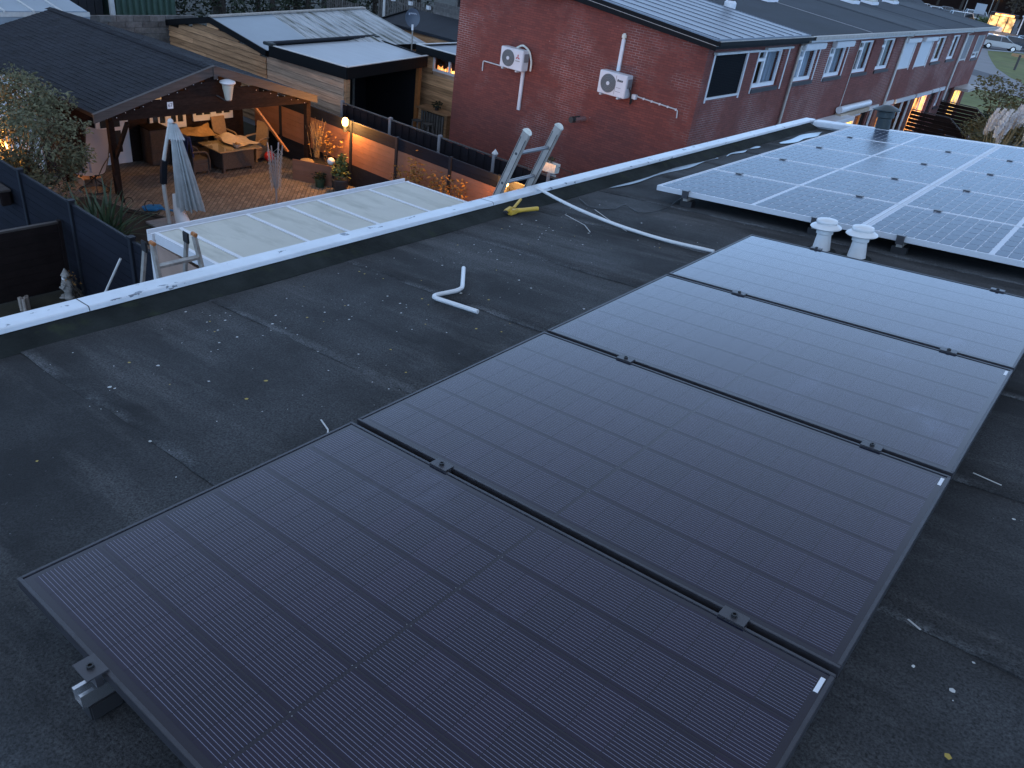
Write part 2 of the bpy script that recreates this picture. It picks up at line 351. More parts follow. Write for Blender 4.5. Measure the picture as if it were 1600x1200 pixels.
def paving_(name):
    m, nt, b = newmat(name)
    pos = nt.nodes.new('ShaderNodeNewGeometry').outputs['Position']
    mp = nt.nodes.new('ShaderNodeMapping'); mp.inputs['Rotation'].default_value = (0, 0, rad(45)); nt.links.new(pos, mp.inputs[0])
    br = nt.nodes.new('ShaderNodeTexBrick'); nt.links.new(mp.outputs[0], br.inputs['Vector'])
    br.inputs['Scale'].default_value = 1; br.inputs['Brick Width'].default_value = 0.21; br.inputs['Row Height'].default_value = 0.105; br.inputs['Mortar Size'].default_value = 0.008
    br.inputs['Color1'].default_value = (0.205, 0.172, 0.140, 1); br.inputs['Color2'].default_value = (0.115, 0.094, 0.080, 1); br.inputs['Mortar'].default_value = (0.035, 0.030, 0.028, 1)
    out = mix(nt, br.outputs[0], (0.20, 0.16, 0.12), mathn(nt, 'MULTIPLY', ramp(nt, noise(nt, pos, 0.8, 6, 0.65), 0.45, 0.7), 0.5))
    out = mix(nt, out, (0.05, 0.042, 0.038), mathn(nt, 'MULTIPLY', ramp(nt, noise(nt, pos, 1.4, 5, 0.7), 0.55, 0.75), 0.5))
    nt.links.new(out, b.inputs['Base Color']); b.inputs['Roughness'].default_value = 0.85
    bp = nt.nodes.new('ShaderNodeBump'); bp.inputs['Strength'].default_value = 0.7; bp.inputs['Distance'].default_value = 0.02; bp.invert = True
    nt.links.new(br.outputs['Fac'], bp.inputs['Height']); nt.links.new(bp.outputs[0], b.inputs['Normal'])
    return m
MT['paving'] = paving_('garden_klinkers')
MT['tiles'] = M_('grey_paving', (0.10, 0.105, 0.115), 0.8, var=(2, 0.2), world=True)
MT['soil'] = M_('dark_soil', (0.016, 0.014, 0.012), 0.95, var=(3, 0.4), world=True)
MT['moss'] = M_('mossy_ground', (0.028, 0.028, 0.018), 0.95, var=(2, 0.4), world=True, bump=(20, 0.5))
MT['grass'] = M_('lawn', (0.115, 0.135, 0.030), 0.95, var=(0.35, 0.35), world=True, bump=(6, 0.5), stain=(0.2, (0.15, 0.12, 0.04), 0.55, 0.75))
MT['road'] = M_('grey_pavers', (0.20, 0.205, 0.215), 0.85, var=(0.5, 0.12), world=True)
MT['asphalt'] = M_('asphalt', (0.075, 0.08, 0.09), 0.85, var=(0.6, 0.12), world=True)
MT['kerb'] = M_('kerb_stone', (0.30, 0.31, 0.33), 0.8)
MT['shingle'] = M_('slate_grey_shingles', (0.014, 0.016, 0.022), 0.8, var=(2.2, 0.45), spec=0.2, world=True, bump=(60, 0.3))
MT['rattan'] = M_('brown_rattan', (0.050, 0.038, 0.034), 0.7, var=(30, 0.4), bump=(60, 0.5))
MT['rattan_lit'] = M_('lamplit_rattan', (0.30, 0.20, 0.11), 0.7, var=(30, 0.2))  # lit copy of the brown rattan, warm lamp glow put into the colour
MT['cloth'] = M_('grey_green_canopy', (0.42, 0.455, 0.47), 0.85, var=(4, 0.15))
MT['mesh_grey'] = M_('grey_sling_fabric', (0.20, 0.225, 0.29), 0.8)
MT['mesh_light'] = M_('pale_sling_fabric', (0.34, 0.36, 0.42), 0.8)
MT['blue'] = M_('blue_plastic', (0.02, 0.16, 0.36), 0.4)
MT['navy'] = M_('navy_cloth', (0.012, 0.018, 0.07), 0.9)
MT['beige'] = M_('beige_cloth', (0.42, 0.34, 0.26), 0.9, var=(6, 0.15))
MT['ochre'] = M_('ochre_cloth', (0.32, 0.19, 0.07), 0.9, var=(8, 0.3))
MT['red'] = M_('red_paint', (0.45, 0.02, 0.02), 0.5)
MT['stone'] = M_('grey_stone_figure', (0.26, 0.26, 0.25), 0.85, var=(12, 0.4))
MT['glaze'] = M_('dark_glazed_pot', (0.035, 0.034, 0.036), 0.4, var=(8, 0.3))
MT['greenpot'] = M_('green_plastic_pot', (0.02, 0.05, 0.03), 0.5)
MT['leaf_grey'] = M_('willow_leaves', (0.115, 0.115, 0.065), 0.7, var=(7, 0.7), spec=0.25)
MT['leaf_dark'] = M_('dark_foliage', (0.020, 0.031, 0.016), 0.7, var=(1.2, 0.5), spec=0.3)
MT['leaf_yucca'] = M_('yucca_leaves', (0.035, 0.070, 0.035), 0.5, var=(3, 0.35))
MT['leaf_yel'] = M_('autumn_leaves', (0.24, 0.12, 0.025), 0.8, var=(6, 0.5))
MT['leaf_olive'] = M_('olive_shrub_leaves', (0.105, 0.088, 0.035), 0.8, var=(1.2, 0.5))
MT['leaf_green'] = M_('fresh_leaves', (0.085, 0.12, 0.035), 0.6, var=(5, 0.4))
MT['leaf_brown'] = M_('brown_tree_leaves', (0.055, 0.040, 0.022), 0.9, var=(0.15, 0.5))
MT['straw'] = M_('dry_grass', (0.28, 0.20, 0.10), 0.9)
MT['bark'] = M_('bark', (0.040, 0.033, 0.027), 0.9, var=(5, 0.3))
MT['plume'] = M_('pampas_plume', (0.80, 0.74, 0.71), 0.95, var=(4, 0.15))
MT['greenmetal'] = M_('green_corrugated_sheet', (0.045, 0.085, 0.065), 0.5, var=(2, 0.15))
MT['blackwall'] = M_('black_cladding', (0.006, 0.007, 0.010), 0.7)
MT['awnroof'] = M_('pale_carport_roof', (0.35, 0.385, 0.42), 0.4, var=(2, 0.10), stretch=(0.3, 3, 1))
MT['mossroof'] = M_('streaked_sheet_roof', (0.38, 0.41, 0.43), 0.45, var=(1.5, 0.1), stain=(1.6, (0.085, 0.095, 0.075), 0.46, 0.66, (0.35, 3.2, 1)))
MT['plainroof'] = M_('pale_blue_sheet_roof', (0.27, 0.33, 0.38), 0.45, var=(0.8, 0.06))
MT['greywood'] = M_('grey_weathered_wood', (0.11, 0.105, 0.10), 0.85, var=(6, 0.4), rnd=0.25)
MT['dish'] = M_('satellite_dish_grey', (0.06, 0.085, 0.12), 0.45)
MT['lettering'] = M_('pale_lettering', (0.35, 0.40, 0.48), 0.6)
MT['acgrille'] = M_('fan_grille', (0.10, 0.12, 0.125), 0.5)
MT['iron'] = M_('black_iron', (0.012, 0.012, 0.013), 0.5)
MT['chrome'] = M_('grey_tube', (0.33, 0.34, 0.36), 0.4, 0.6)
MT['net'] = M_('dryer_cord', (0.36, 0.35, 0.34), 0.8)
MT['clampblk'] = M_('black_clamp', (0.055, 0.054, 0.060), 0.4, 0.3)
MT['tyre'] = M_('tyre', (0.012, 0.012, 0.013), 0.85)
MT['carglass'] = M_('car_glass', (0.02, 0.025, 0.03), 0.08)
MT['headl'] = M_('headlamp', (0.5, 0.52, 0.55), 0.15)
MT['lampglass'] = E_('lit_lamp_glass', (1.0, 0.46, 0.10), 4.5)
MT['litwin'] = E_('lit_room', (1.0, 0.50, 0.10), 1.6, (3.0, 0.25, 0.75))
MT['lityel'] = E_('lit_yellow_room', (1.0, 0.66, 0.16), 2.6)
MT['litor'] = E_('lit_orange_room', (1.0, 0.33, 0.08), 1.8, (2.0, 0.3, 0.7))
MT['litpale'] = E_('lit_shop', (1.0, 0.58, 0.22), 0.55, (0.9, 0.35, 0.65))

# ---------------------------------------------------------------- ground
def sheet(name, poly, z, mat, kind='structure', n=0):
    mb = MB(); mb.add([(x, y, z) for x, y in poly], [tuple(range(len(poly)))])
    return part(name, mb, mat, kind=kind)
sheet('ground', [(-600, -120), (600, -120), (600, 900), (-600, 900)], G, MT['moss'])
sheet('garden_paving', [(-20.5, 5.8), (-6, 5.8), (-6, 14.85), (-20.5, 14.85)], G + 0.004, MT['paving'])
sheet('planting_bed', [(-19.2, 5.85), (-14.2, 5.85), (-14.9, 8.4), (-16.0, 9.25), (-17.2, 8.7), (-18.3, 8.4)], G + 0.012, MT['soil'])
sheet('rear_terrace', [(-24, 16.2), (-8, 16.2), (-8, 21.4), (-24, 21.4)], G + 0.004, MT['tiles'])
sheet('lawn', [(-19.0, 122.4), (-16.1, 129.0), (4, 150), (30, 150), (30, 78), (-6, 74), (-9.4, 88.5), (-10.9, 91.3), (-13.6, 98.9), (-15.5, 106.5), (-17.6, 115.5)], G + 0.02, MT['grass'])
sheet('rear_lawn', [(-13, 53), (-5, 53), (-5, 76), (-13, 76)], G + 0.02, MT['grass'])
sheet('footpath', [(-30, 70), (-6, 70), (-6, 84), (-9.4, 88.5), (-10.7, 91.5), (-12.3, 97), (-14.0, 104), (-15.6, 114), (-16.2, 122.5), (-30, 122.5)], G + 0.012, MT['road'])
sheet('footpath_crossing', [(-24, 99), (-14.4, 92.6), (-10.6, 89.4), (-11.0, 84.6), (-13.4, 86.6), (-24, 93.5)], G + 0.016, MT['asphalt'])
sheet('car_park', [(-90, 122.5), (-16.2, 122.5), (-15.6, 129.5), (10, 152), (10, 260), (-90, 260)], G + 0.012, MT['asphalt'])
kb = MB(); kb.beam((-60, 122.6, G + 0.06), (-19.2, 122.6, G + 0.06), 0.2, 0.12); kb.beam((-19.1, 122.6, G + 0.06), (-16.1, 129.4, G + 0.06), 0.2, 0.12); kb.beam((-16.0, 129.5, G + 0.06), (10, 151.8, G + 0.06), 0.2, 0.12)
part('kerb', kb, MT['kerb'], kind='structure')

# ---------------------------------------------------------------- the roof we stand on
bld = thing('flat_roofed_house', 'brick house whose dark felt roof carries the solar panels in the foreground', 'house', (-1.9, -4, G))
part('wall', MB().box(-1.93, 10.2, -4.1, 10.70, G, -0.62), MT['brick2'], bld)
part('roof_deck', MB().box(-1.97, 5.4, -4.2, 10.8, -0.36, -0.142), MT['fascia'], bld, sp=TILT)
part('rear_roof_slope', MB().prism([(5.36, -4.2, 0.42), (10.6, -4.2, -0.25), (10.6, -4.2, -0.45), (5.36, -4.2, 0.22)], (0, 15.0, 0)), MT['bitumen'], bld)
def felt_strip(y0, y1, x0=-1.79, x1=5.38):
    nx, ny = 48, 6; bmv = []; fs = []; uv = []
    ph = rng.random() * 10
    for j in range(ny + 1):
        for i in range(nx + 1):
            x = x0 + (x1 - x0) * i / nx; t = j / ny; y = y0 + (y1 - y0 + 0.012) * t
            z = -0.1345 + 0.0026 * (1 - t) + 0.0022 * math.sin(x * 3.1 + ph) * math.sin(y * 5 + ph * 2) + 0.0012 * math.sin(x * 9 + ph * 3)
            if j == 0: y += 0.006 * math.sin(x * 4 + ph) + 0.003 * math.sin(x * 17 + ph)
            bmv.append((x, y, z)); uv.append(((x - x0), (y1 - y0) * t))
    for j in range(ny):
        for i in range(nx): a = j * (nx + 1) + i; fs.append((a, a + 1, a + nx + 2, a + nx + 1))
    o = len(bmv)
    for i in range(nx + 1): v = bmv[i]; bmv.append((v[0], v[1] + 0.001, v[2] - 0.006)); uv.append((uv[i][0], 0.0))
    for i in range(nx): fs.append((o + i, o + i + 1, i + 1, i))
    me = bpy.data.meshes.new('felt_strip'); inv = MW[bld.name].inverted() @ TILT
    me.from_pydata([tuple(inv @ Vector(v)) for v in bmv], [], fs); me.materials.append(MT['felt'])
    ul = me.uv_layers.new(name='UVMap')
    for lp in me.loops: ul.data[lp.index].uv = uv[lp.vertex_index]
    for p in me.polygons: p.use_smooth = p.index < nx * ny
    ob = bpy.data.objects.new('felt_strip', me); ob.parent = bld; C.objects.link(ob); MW[ob.name] = MW[bld.name]
ys = [-4.2] + [0.67 + 0.93 * k for k in range(-4, 11)] + [10.66]
for a, b in zip(ys[:-1], ys[1:]): felt_strip(a, b)
part('felt_upstand', MB().prism([(-1.845, -4.2, -0.078), (-1.822, -4.2, -0.080), (-1.70, -4.2, -0.1315), (-1.70, -4.2, -0.139), (-1.845, -4.2, -0.139)], (0, 14.84, 0)), MT['felt_dark'], bld, sp=TILT)
PR = [(-1.968, -0.25), (-1.968, -0.056), (-1.958, -0.047), (-1.838, -0.050), (-1.830, -0.055), (-1.826, -0.074), (-1.84, -0.08), (-1.90, -0.25)]
for y0, y1, k in [(-4.2, 1.045, 0), (1.05, 4.075, 0), (4.08, 4.66, 0.0), (4.64, 7.6, 0.003), (7.605, 10.84, 0.003)]:
    part('edge_trim', MB().prism([(x, y0, z + k) for x, z in PR], (0, y1 - y0, 0)), MT['trim'], bld, sp=TILT)
PF = [(10.84, -0.25), (10.84, -0.056), (10.83, -0.046), (10.66, -0.050), (10.645, -0.058), (10.64, -0.112), (10.66, -0.115), (10.74, -0.25)]
for x0, x1 in [(-1.785, 1.6), (1.605, 5.2)]:
    part('edge_trim', MB().prism([(x0, y, z) for y, z in PF], (x1 - x0, 0, 0)), MT['trim'], bld, sp=TILT)
jb = MB()
for y in (1.0475, 4.0775): jb.prism([(x, y - 0.0025, z + 0.0010) for x, z in PR], (0, 0.005, 0))
part('trim_joint', jb, MT['joint'], bld, sp=TILT)
# standing rain water along the low edge
pm = MB()
def puddle(y0, y1, x0, x1, n=26):
    vs = []; ph = rng.random() * 9
    for i in range(n + 1):
        t = i / n; y = y0 + (y1 - y0) * t; e = math.sin(math.pi * t) ** 0.35
        vs.append((x0 + 0.02 * math.sin(t * 9 + ph) + (1 - e) * (x1 - x0) / 2, y))
    for i in range(n, -1, -1):
        t = i / n; y = y0 + (y1 - y0) * t; e = math.sin(math.pi * t) ** 0.35
        vs.append((x1 + 0.02 * math.sin(t * 13 + ph) - (1 - e) * (x1 - x0) / 2, y))
    pm.add([(x, y, -0.1265) for x, y in vs], [(i, i + 1, 2 * n - i, 2 * n + 1 - i) for i in range(n)])
puddle(5.45, 7.55, -1.69, -1.635); puddle(7.7, 8.6, -1.67, -1.63); puddle(9.0, 10.35, -1.62, -1.48)
part('puddle', pm, MT['water'], sp=TILT, kind='structure')
# lichen dots, leaves and chalk strokes on the felt
lm = MB(); ym = MB()
def fleck(mb, x, y, r, z=-0.127):
    n = rng.choice((5, 6, 7)); a0 = rng.random() * 6
    mb.add([(x + r * rng.uniform(0.6, 1.1) * math.cos(a0 + 6.283 * k / n), y + r * rng.uniform(0.6, 1.1) * math.sin(a0 + 6.283 * k / n), z + 0.0006) for k in range(n)], [tuple(range(n))])
for k in range(240):
    y = rng.uniform(0.6, 5.3) if k < 180 else rng.uniform(-0.6, 3.2)
    x = rng.uniform(-1.6, -0.05) if k < 180 else rng.uniform(1.85, 3.2)
    fleck(lm, x, y, rng.choice((0.0018, 0.0025, 0.003, 0.003, 0.004, 0.005, 0.008)) * rng.uniform(0.7, 1.25))
for cx, cy in [(-1.2, 1.75), (-1.05, 2.1), (-1.35, 1.5), (-1.3, 3.4), (-1.2, 3.9)]:
    for k in range(9): fleck(lm, cx + rng.gauss(0, 0.13), cy + rng.gauss(0, 0.13), rng.uniform(0.002, 0.008))
for k in range(34): fleck(ym, rng.uniform(-1.6, -0.1), rng.uniform(0.3, 4.5), rng.uniform(0.004, 0.008))
for x, y in [(2.03, 1.2), (0.3, -0.2), (-0.62, 1.1), (-0.7, 1.25)]: fleck(ym, x, y, 0.011)
part('lichen_spots', lm, MT['lichen'], sp=TILT, kind='stuff'); part('fallen_leaves', ym, MT['leafy'], sp=TILT, kind='stuff')
cm = MB()
for pts in [[(-0.27, 1.20), (-0.19, 1.17), (-0.13, 1.12), (-0.12, 1.08)], [(-0.10, 1.16), (-0.13, 1.08)], [(-0.17, 1.38), (-0.12, 1.33), (-0.06, 1.26)], [(-0.11, 1.42), (-0.03, 1.34)], [(1.83, 1.62), (1.87, 1.60)], [(1.80, 2.62), (1.90, 2.60)], [(-1.35, 4.75), (-1.02, 4.52), (-0.85, 4.42)], [(-1.42, 4.45), (-1.15, 4.32), (-1.02, 4.20)]]:
    for a, b in zip(pts[:-1], pts[1:]): cm.beam((*a, -0.1275), (*b, -0.1275), 0.006, 0.0012)
part('chalk_marks', cm, MT['lichen'], sp=TILT, kind='stuff')

# ---------------------------------------------------------------- black solar panels
PL, PW, PG = 1.762, 1.134, 0.024
cellme = MB().box(-0.0462, 0.0462, -0.0872, 0.0872, -0.0010, 0).mesh('cell', MT['blkcell'])
PLAB = ['nearest black solar panel, the one with a steel clamp on its near edge', 'second black solar panel from the camera, faintly dusty along its near edge', 'third black solar panel from the camera, bluish with sky reflection', 'farthest black solar panel, mirroring pale sky next to the two white roof vents']
clampM = {}
def clamp(parent, x, y, w=0.072, d=0.042, end=0):
    c = part('clamp', MB().box(x - w / 2, x + w / 2, y - d / 2, y + d / 2, 0.0008, 0.005).box(x - w / 2, x + w / 2, y - 0.008, y + 0.008, -0.03, 0.0008), MT['clampblk'], parent, local=True)
    part('bolt', MB().lathe([(0.0085, 0.005), (0.0085, 0.012), (0.005, 0.012), (0.005, 0.008)], 12, (x, y, 0)), MT['iron'], c, local=True)
for i in range(4):
    t = rthing('black_solar_panel', PLAB[i], 'solar panel', (0, i * (PW + PG), 0), 'black solar panels in a row on the roof')
    f = MB(); b_ = 0.011
    f.box(0, PL, 0, b_, -0.035, 0).box(0, PL, PW - b_, PW, -0.035, 0).box(0, b_, b_, PW - b_, -0.035, 0).box(PL - b_, PL, b_, PW - b_, -0.035, 0)
    part('frame', f, MT['blkframe'], t, local=True, bevel=0.0012)
    part('backsheet', MB().box(b_, PL - b_, b_, PW - b_, -0.008, -0.0031), MT['blkback'], t, local=True)
    for r in range(6):
        for c in range(18):
            x = 0.029 + (0.009 if c >= 9 else 0) + 0.0942 * (c + 0.5); y = 0.027 + 0.18 * (r + 0.5)
            piece('cell', cellme, t, Matrix.Translation((x, y, -0.0028)))
    s_ = MB()
    for r in range(1, 6):
        for dx in (-0.006, 0.006): s_.lathe([(0.0016, 0), (0.0016, 0.0004)], 6, (PL / 2 + dx, 0.027 + 0.18 * r + rng.uniform(-0.004, 0.004), -0.0031))
    part('solder_tab', s_, MT['concrete'], t, local=True)
    part('label_sticker', MB().box(PL - 0.026, PL - 0.015, PW - 0.085, PW - 0.03, -0.0026, -0.0020), MT['sticker'], t, local=True)
    for x in (0.44, 1.49):
        if i < 3: clamp(t, x, PW + PG / 2)
        else: clamp(t, x, PW + 0.010, 0.072, 0.036)
        if i == 0: clamp(t, x, -0.016, 0.072, 0.050)
for x in (0.44, 1.49):
    t = rthing('mounting_rail', 'aluminium mounting rail on black rubber feet under the %s side of the black panels' % ('left' if x < 1 else 'right'), 'rail', (x, -0.058, -0.13), 'mounting rails under the black panels')
    r = MB(); r.box(-0.022, 0.022, 0, 4.73, 0.050, 0.054).box(-0.022, -0.019, 0, 4.73, 0.054, 0.088).box(0.019, 0.022, 0, 4.73, 0.054, 0.088).box(-0.019, -0.011, 0, 4.73, 0.085, 0.088).box(0.011, 0.019, 0, 4.73, 0.085, 0.088)
    part('rail', r, MT['galv'], t, local=True)
    for y in [0.035 + 0.78 * k for k in range(7)]: part('rubber_foot', MB().box(-0.026, 0.026, y - 0.025, y + 0.05, 0, 0.049), MT['rubber'], t, local=True, bevel=0.004)

# ---------------------------------------------------------------- silver-framed solar panels
SL, SW, SPY, SPX = 1.655, 0.996, 1.0, 1.659
SX0, SY0 = -1.172, 5.385
_a, _b, _c = 0.0363, 0.0752, 0.009
scell = MB().prism([(-_a + _c, -_b, -0.0012), (_a - _c, -_b, -0.0012), (_a, -_b + _c, -0.0012), (_a, _b - _c, -0.0012), (_a - _c, _b, -0.0012), (-_a + _c, _b, -0.0012), (-_a, _b - _c, -0.0012), (-_a, -_b + _c, -0.0012)], (0, 0, 0.0012)).mesh('cell', MT['silcell'])
def silver_panel(loc):
    t = rthing('silver_solar_panel', 'x', 'solar panel', loc, 'silver framed solar panels in two columns')
    f = MB(); b_ = 0.012
    f.box(0, SL, 0, b_, -0.04, 0).box(0, SL, SW - b_, SW, -0.04, 0).box(0, b_, b_, SW - b_, -0.04, 0).box(SL - b_, SL, b_, SW - b_, -0.04, 0)
    part('frame', f, MT['silframe'], t, local=True, bevel=0.0012)
    part('backsheet', MB().box(b_, SL - b_, b_, SW - b_, -0.008, -0.0038), MT['silback'], t, local=True)
    for r in range(6):
        for c in range(20):
            piece('cell', scell, t, Matrix.Translation((0.03 + (0.03 if c >= 10 else 0) + 0.078 * (c + 0.5), 0.027 + 0.157 * (r + 0.5), -0.0026)))
    for x in (0.27, 1.33): part('clamp', MB().box(x - 0.027, x + 0.027, -0.026, 0.018, 0.0008, 0.007).box(x - 0.025, x + 0.025, -0.024, -0.006, -0.055, 0.0008), MT['clampblk'], t, local=True)
    return t
RW = ['front', 'second', 'middle', 'fourth', 'rearmost']
p0 = None
for cx in range(2):
    for ry in range(5):
        M = TILT @ Matrix.Translation((SX0 + cx * SPX, SY0 + ry * SPY, 0))
        lab = 'silver framed solar panel, %s one of the %s column' % (RW[ry], ('left', 'right')[cx])
        if cx == 0 and ry == 0: lab = 'silver framed solar panel at the front left corner, nearest the curved white tube'
        if cx == 1 and ry == 0: lab = 'silver framed solar panel right behind the two white roof vents'
        if p0 is None: p0 = silver_panel((SX0, SY0, 0)); p0['label'] = lab
        else: copy_tree(p0, M, lab)
for x in (0.27, 1.33, SPX + 0.27, SPX + 1.33):
    k = (0.27, 1.33, SPX + 0.27, SPX + 1.33).index(x)
    t = rthing('panel_support', 'dark support rail %s from the left under the silver panels' % ('first', 'second', 'third', 'fourth')[k], 'rail', (SX0 + x, SY0 - 0.03, -0.13), 'support rails under the silver panels')
    part('rail', MB().box(-0.02, 0.02, 0.03, 5.02, 0.05, 0.088), MT['alu_dark'], t, local=True)
    for y in (0.02, 1.0, 2.0, 3.0, 4.0, 4.9): part('rubber_foot', MB().box(-0.05, 0.05, y + 0.03, y + 0.10, 0, 0.049), MT['rubber'], t, local=True)

# ---------------------------------------------------------------- things lying or standing on the roof
for k, (x, y) in enumerate([(0.335, 5.07), (0.575, 5.08)]):
    t = rthing('roof_vent', ('left one of the two white mushroom roof vents' if k == 0 else 'right one of the two white mushroom roof vents, dirty at its foot'), 'roof vent', (x, y, -0.133), 'white mushroom vents behind the black panels')
    part('pipe', MB().lathe([(0.064, 0), (0.060, 0.012), (0.047, 0.115), (0.046, 0.12)], 28), MT['pvc'], t, local=True, smooth=True)
    part('collar', MB().lathe([(0.050, 0.118), (0.056, 0.122), (0.056, 0.150), (0.050, 0.166)], 28), MT['pvc'], t, local=True, smooth=True)
    part('cap', MB().lathe([(0.052, 0.166), (0.098, 0.160), (0.104, 0.166), (0.100, 0.175), (0.070, 0.192), (0.066, 0.186), (0.066, 0.200), (0.072, 0.204), (0.068, 0.216), (0.040, 0.224), (0.0001, 0.226)], 32), MT['pvc'], t, local=True, smooth=True)
    part('flange', MB().lathe([(0.10, 0), (0.098, 0.006), (0.066, 0.010)], 28), MT['felt_dark'], t, local=True, smooth=True)
t = rthing('roof_flue', 'dark round flue with a wide conical hood behind the silver panels', 'flue', (-0.87, 10.52, -0.133))
part('pipe', MB().lathe([(0.11, 0), (0.11, 0.02), (0.085, 0.03), (0.085, 0.25), (0.105, 0.26), (0.105, 0.33)], 24), MT['flue'], t, local=True, smooth=True)
part('hood', MB().lathe([(0.09, 0.335), (0.165, 0.345), (0.165, 0.355), (0.05, 0.405), (0.0001, 0.41)], 28), MT['flue'], t, local=True, smooth=True)
def smooth_path(pts, rr=0.05, n=5):
    pts = [Vector(p) for p in pts]; out = [pts[0]]
    for a, b, c in zip(pts[:-2], pts[1:-1], pts[2:]):
        d0 = (a - b); d1 = (c - b); r0 = min(rr, d0.length * 0.45, d1.length * 0.45); p = b + d0.normalized() * r0; q = b + d1.normalized() * r0
        for k in range(n + 1):
            s = k / n; out.append(p * (1 - s) ** 2 + b * 2 * s * (1 - s) + q * s * s)
    return out + [pts[-1]]
zb = -0.116
part('bent_tube', MB().tube(smooth_path([(-1.09, 2.935, zb), (-0.845, 2.655, zb), (-0.90, 2.45, zb), (-0.565, 2.47, zb)], 0.06), 0.0125, 12), MT['pvc'], sp=TILT, smooth=True, label='white plastic tube bent twice lying loose on the felt', cat='tube')
sp_ = []
for q in [(-1.85, 4.64, -0.030), (-1.62, 4.56, -0.050), (-1.34, 4.475, -0.070), (-0.96, 4.42, -0.100), (-0.55, 4.395, -0.117), (-0.16, 4.42, -0.117)]: sp_.append(q)
part('straight_tube', MB().tube(smooth_path(sp_, 0.15, 4), 0.0120, 12), MT['pvc'], sp=TILT, smooth=True, label='long white tube resting on the roof edge and running to the black panels', cat='tube')
t = rthing('clamp_tool', 'yellow plastic spring clamp lying against the white roof edge', 'clamp', (-1.70, 4.16, -0.130))
part('handle', MB().tube([(0.0, 0.03, 0.02), (0.03, 0.09, 0.022), (0.055, 0.155, 0.022), (0.075, 0.21, 0.022)], [0.020, 0.016, 0.0165, 0.0165], 10), MT['yellow'], t, local=True, smooth=True)
part('handle', MB().beam((-0.015, 0.02, 0.04), (-0.075, 0.185, 0.070), 0.020, 0.014), MT['yellow'], t, local=True, bevel=0.003)
part('jaw', MB().box(-0.025, 0.028, -0.055, 0.03, 0.002, 0.040), MT['yellow'], t, local=True, bevel=0.009)
part('jaw', MB().box(-0.035, 0.004, -0.065, 0.01, 0.042, 0.058, Matrix.Rotation(0.25, 4, 'X')), MT['yellow'], t, local=True, bevel=0.006)
part('pad', MB().box(-0.02, 0.012, -0.105, -0.068, 0.018, 0.040), MT['rubber'], t, local=True, bevel=0.006)
part('cable', MB().tube(smooth_path([(-1.63, 4.94, -0.125), (-1.40, 4.76, -0.125), (-1.24, 4.84, -0.125), (-1.28, 5.08, -0.125), (-1.02, 4.90, -0.125), (-0.97, 5.20, -0.125), (-1.06, 5.62, -0.125)], 0.12), 0.0030, 6), MT['iron'], sp=TILT, smooth=True, label='thin black cable looped on the felt beside the silver panels', cat='cable')

# ---------------------------------------------------------------- ladder against the roof edge
t = thing('aluminium_ladder', 'worn aluminium ladder leaning on the white roof edge, two rungs showing', 'ladder', (-4.35, 4.6, G))
d = Vector((0.19, 0, 0.49)).normalized(); top = Vector((-1.868, 0, 0.225)); L = (top.z - G) / d.z; bot = top - d * L
side = Vector((-d.z, 0, d.x))
for y in (4.455, 4.865):
    st = part('stile', MB().beam(bot + Vector((0, y, 0)), top + Vector((0, y, 0)), 0.024, 0.074, up=side), MT['alu'], t, bevel=0.004)
    ins = MB()
    for sgn in (-1, 1):
        ins.beam(bot + d * (L - 1.8) + Vector((0, y - 0.0135, 0)) + side * 0.026 * sgn, top - d * 0.05 + Vector((0, y - 0.0135, 0)) + side * 0.026 * sgn, 0.004, 0.004, up=side)
    for k in range(2):
        c = top - d * (0.19 + 0.28 * k) + Vector((0, y - 0.0135, 0)); ins.lathe([(0.011, -0.002), (0.011, 0.002)], 12, c, Matrix.Rotation(rad(90), 4, 'X'))
    part('groove', ins, MT['joint'], st)
    cp = MB(); cc = top + Vector((0, y, 0)); prof = []
    for k in range(9):
        a = math.pi * k / 8; prof.append(cc + side * 0.039 * math.cos(a) + d * (0.030 * math.sin(a)) + Vector((0, -0.0145, 0)))
    cp.prism(prof, (0, 0.029, 0)); part('end_cap', cp, MT['cream'], st)
for k in range(21):
    c = top - d * (0.19 + 0.28 * k)
    part('rung', MB().tube([c + Vector((0, 4.45, 0)), c + Vector((0, 4.87, 0))], 0.015, 10), MT['rung'], t, smooth=True)

# ---------------------------------------------------------------- brick terrace
XF, XR, XB = -7.52, -11.72, -15.9
UB = [19.02, 25.05, 30.78, 36.45, 41.75, 47.45, 52.75]
EZ, RZ = -0.38, 0.07
def rz(x): return EZ + (RZ - EZ) * (1 - abs(x - XR) / abs(XF + 0.12 - XR)) if x >= XR else RZ - 0.065 * (XR - x)
def wall_grid(mb, y0, y1, z0, z1, holes, x0, x1):
    ysn = sorted(set([y0, y1] + [h for o in holes for h in o[:2]])); zsn = sorted(set([z0, z1] + [h for o in holes for h in o[2:4]]))
    for a, b in zip(ysn[:-1], ysn[1:]):
        for c, d_ in zip(zsn[:-1], zsn[1:]):
            if any(o[0] - 1e-6 <= a and b <= o[1] + 1e-6 and o[2] - 1e-6 <= c and d_ <= o[3] + 1e-6 for o in holes): continue
            mb.box(x0, x1, a, b, c, d_)
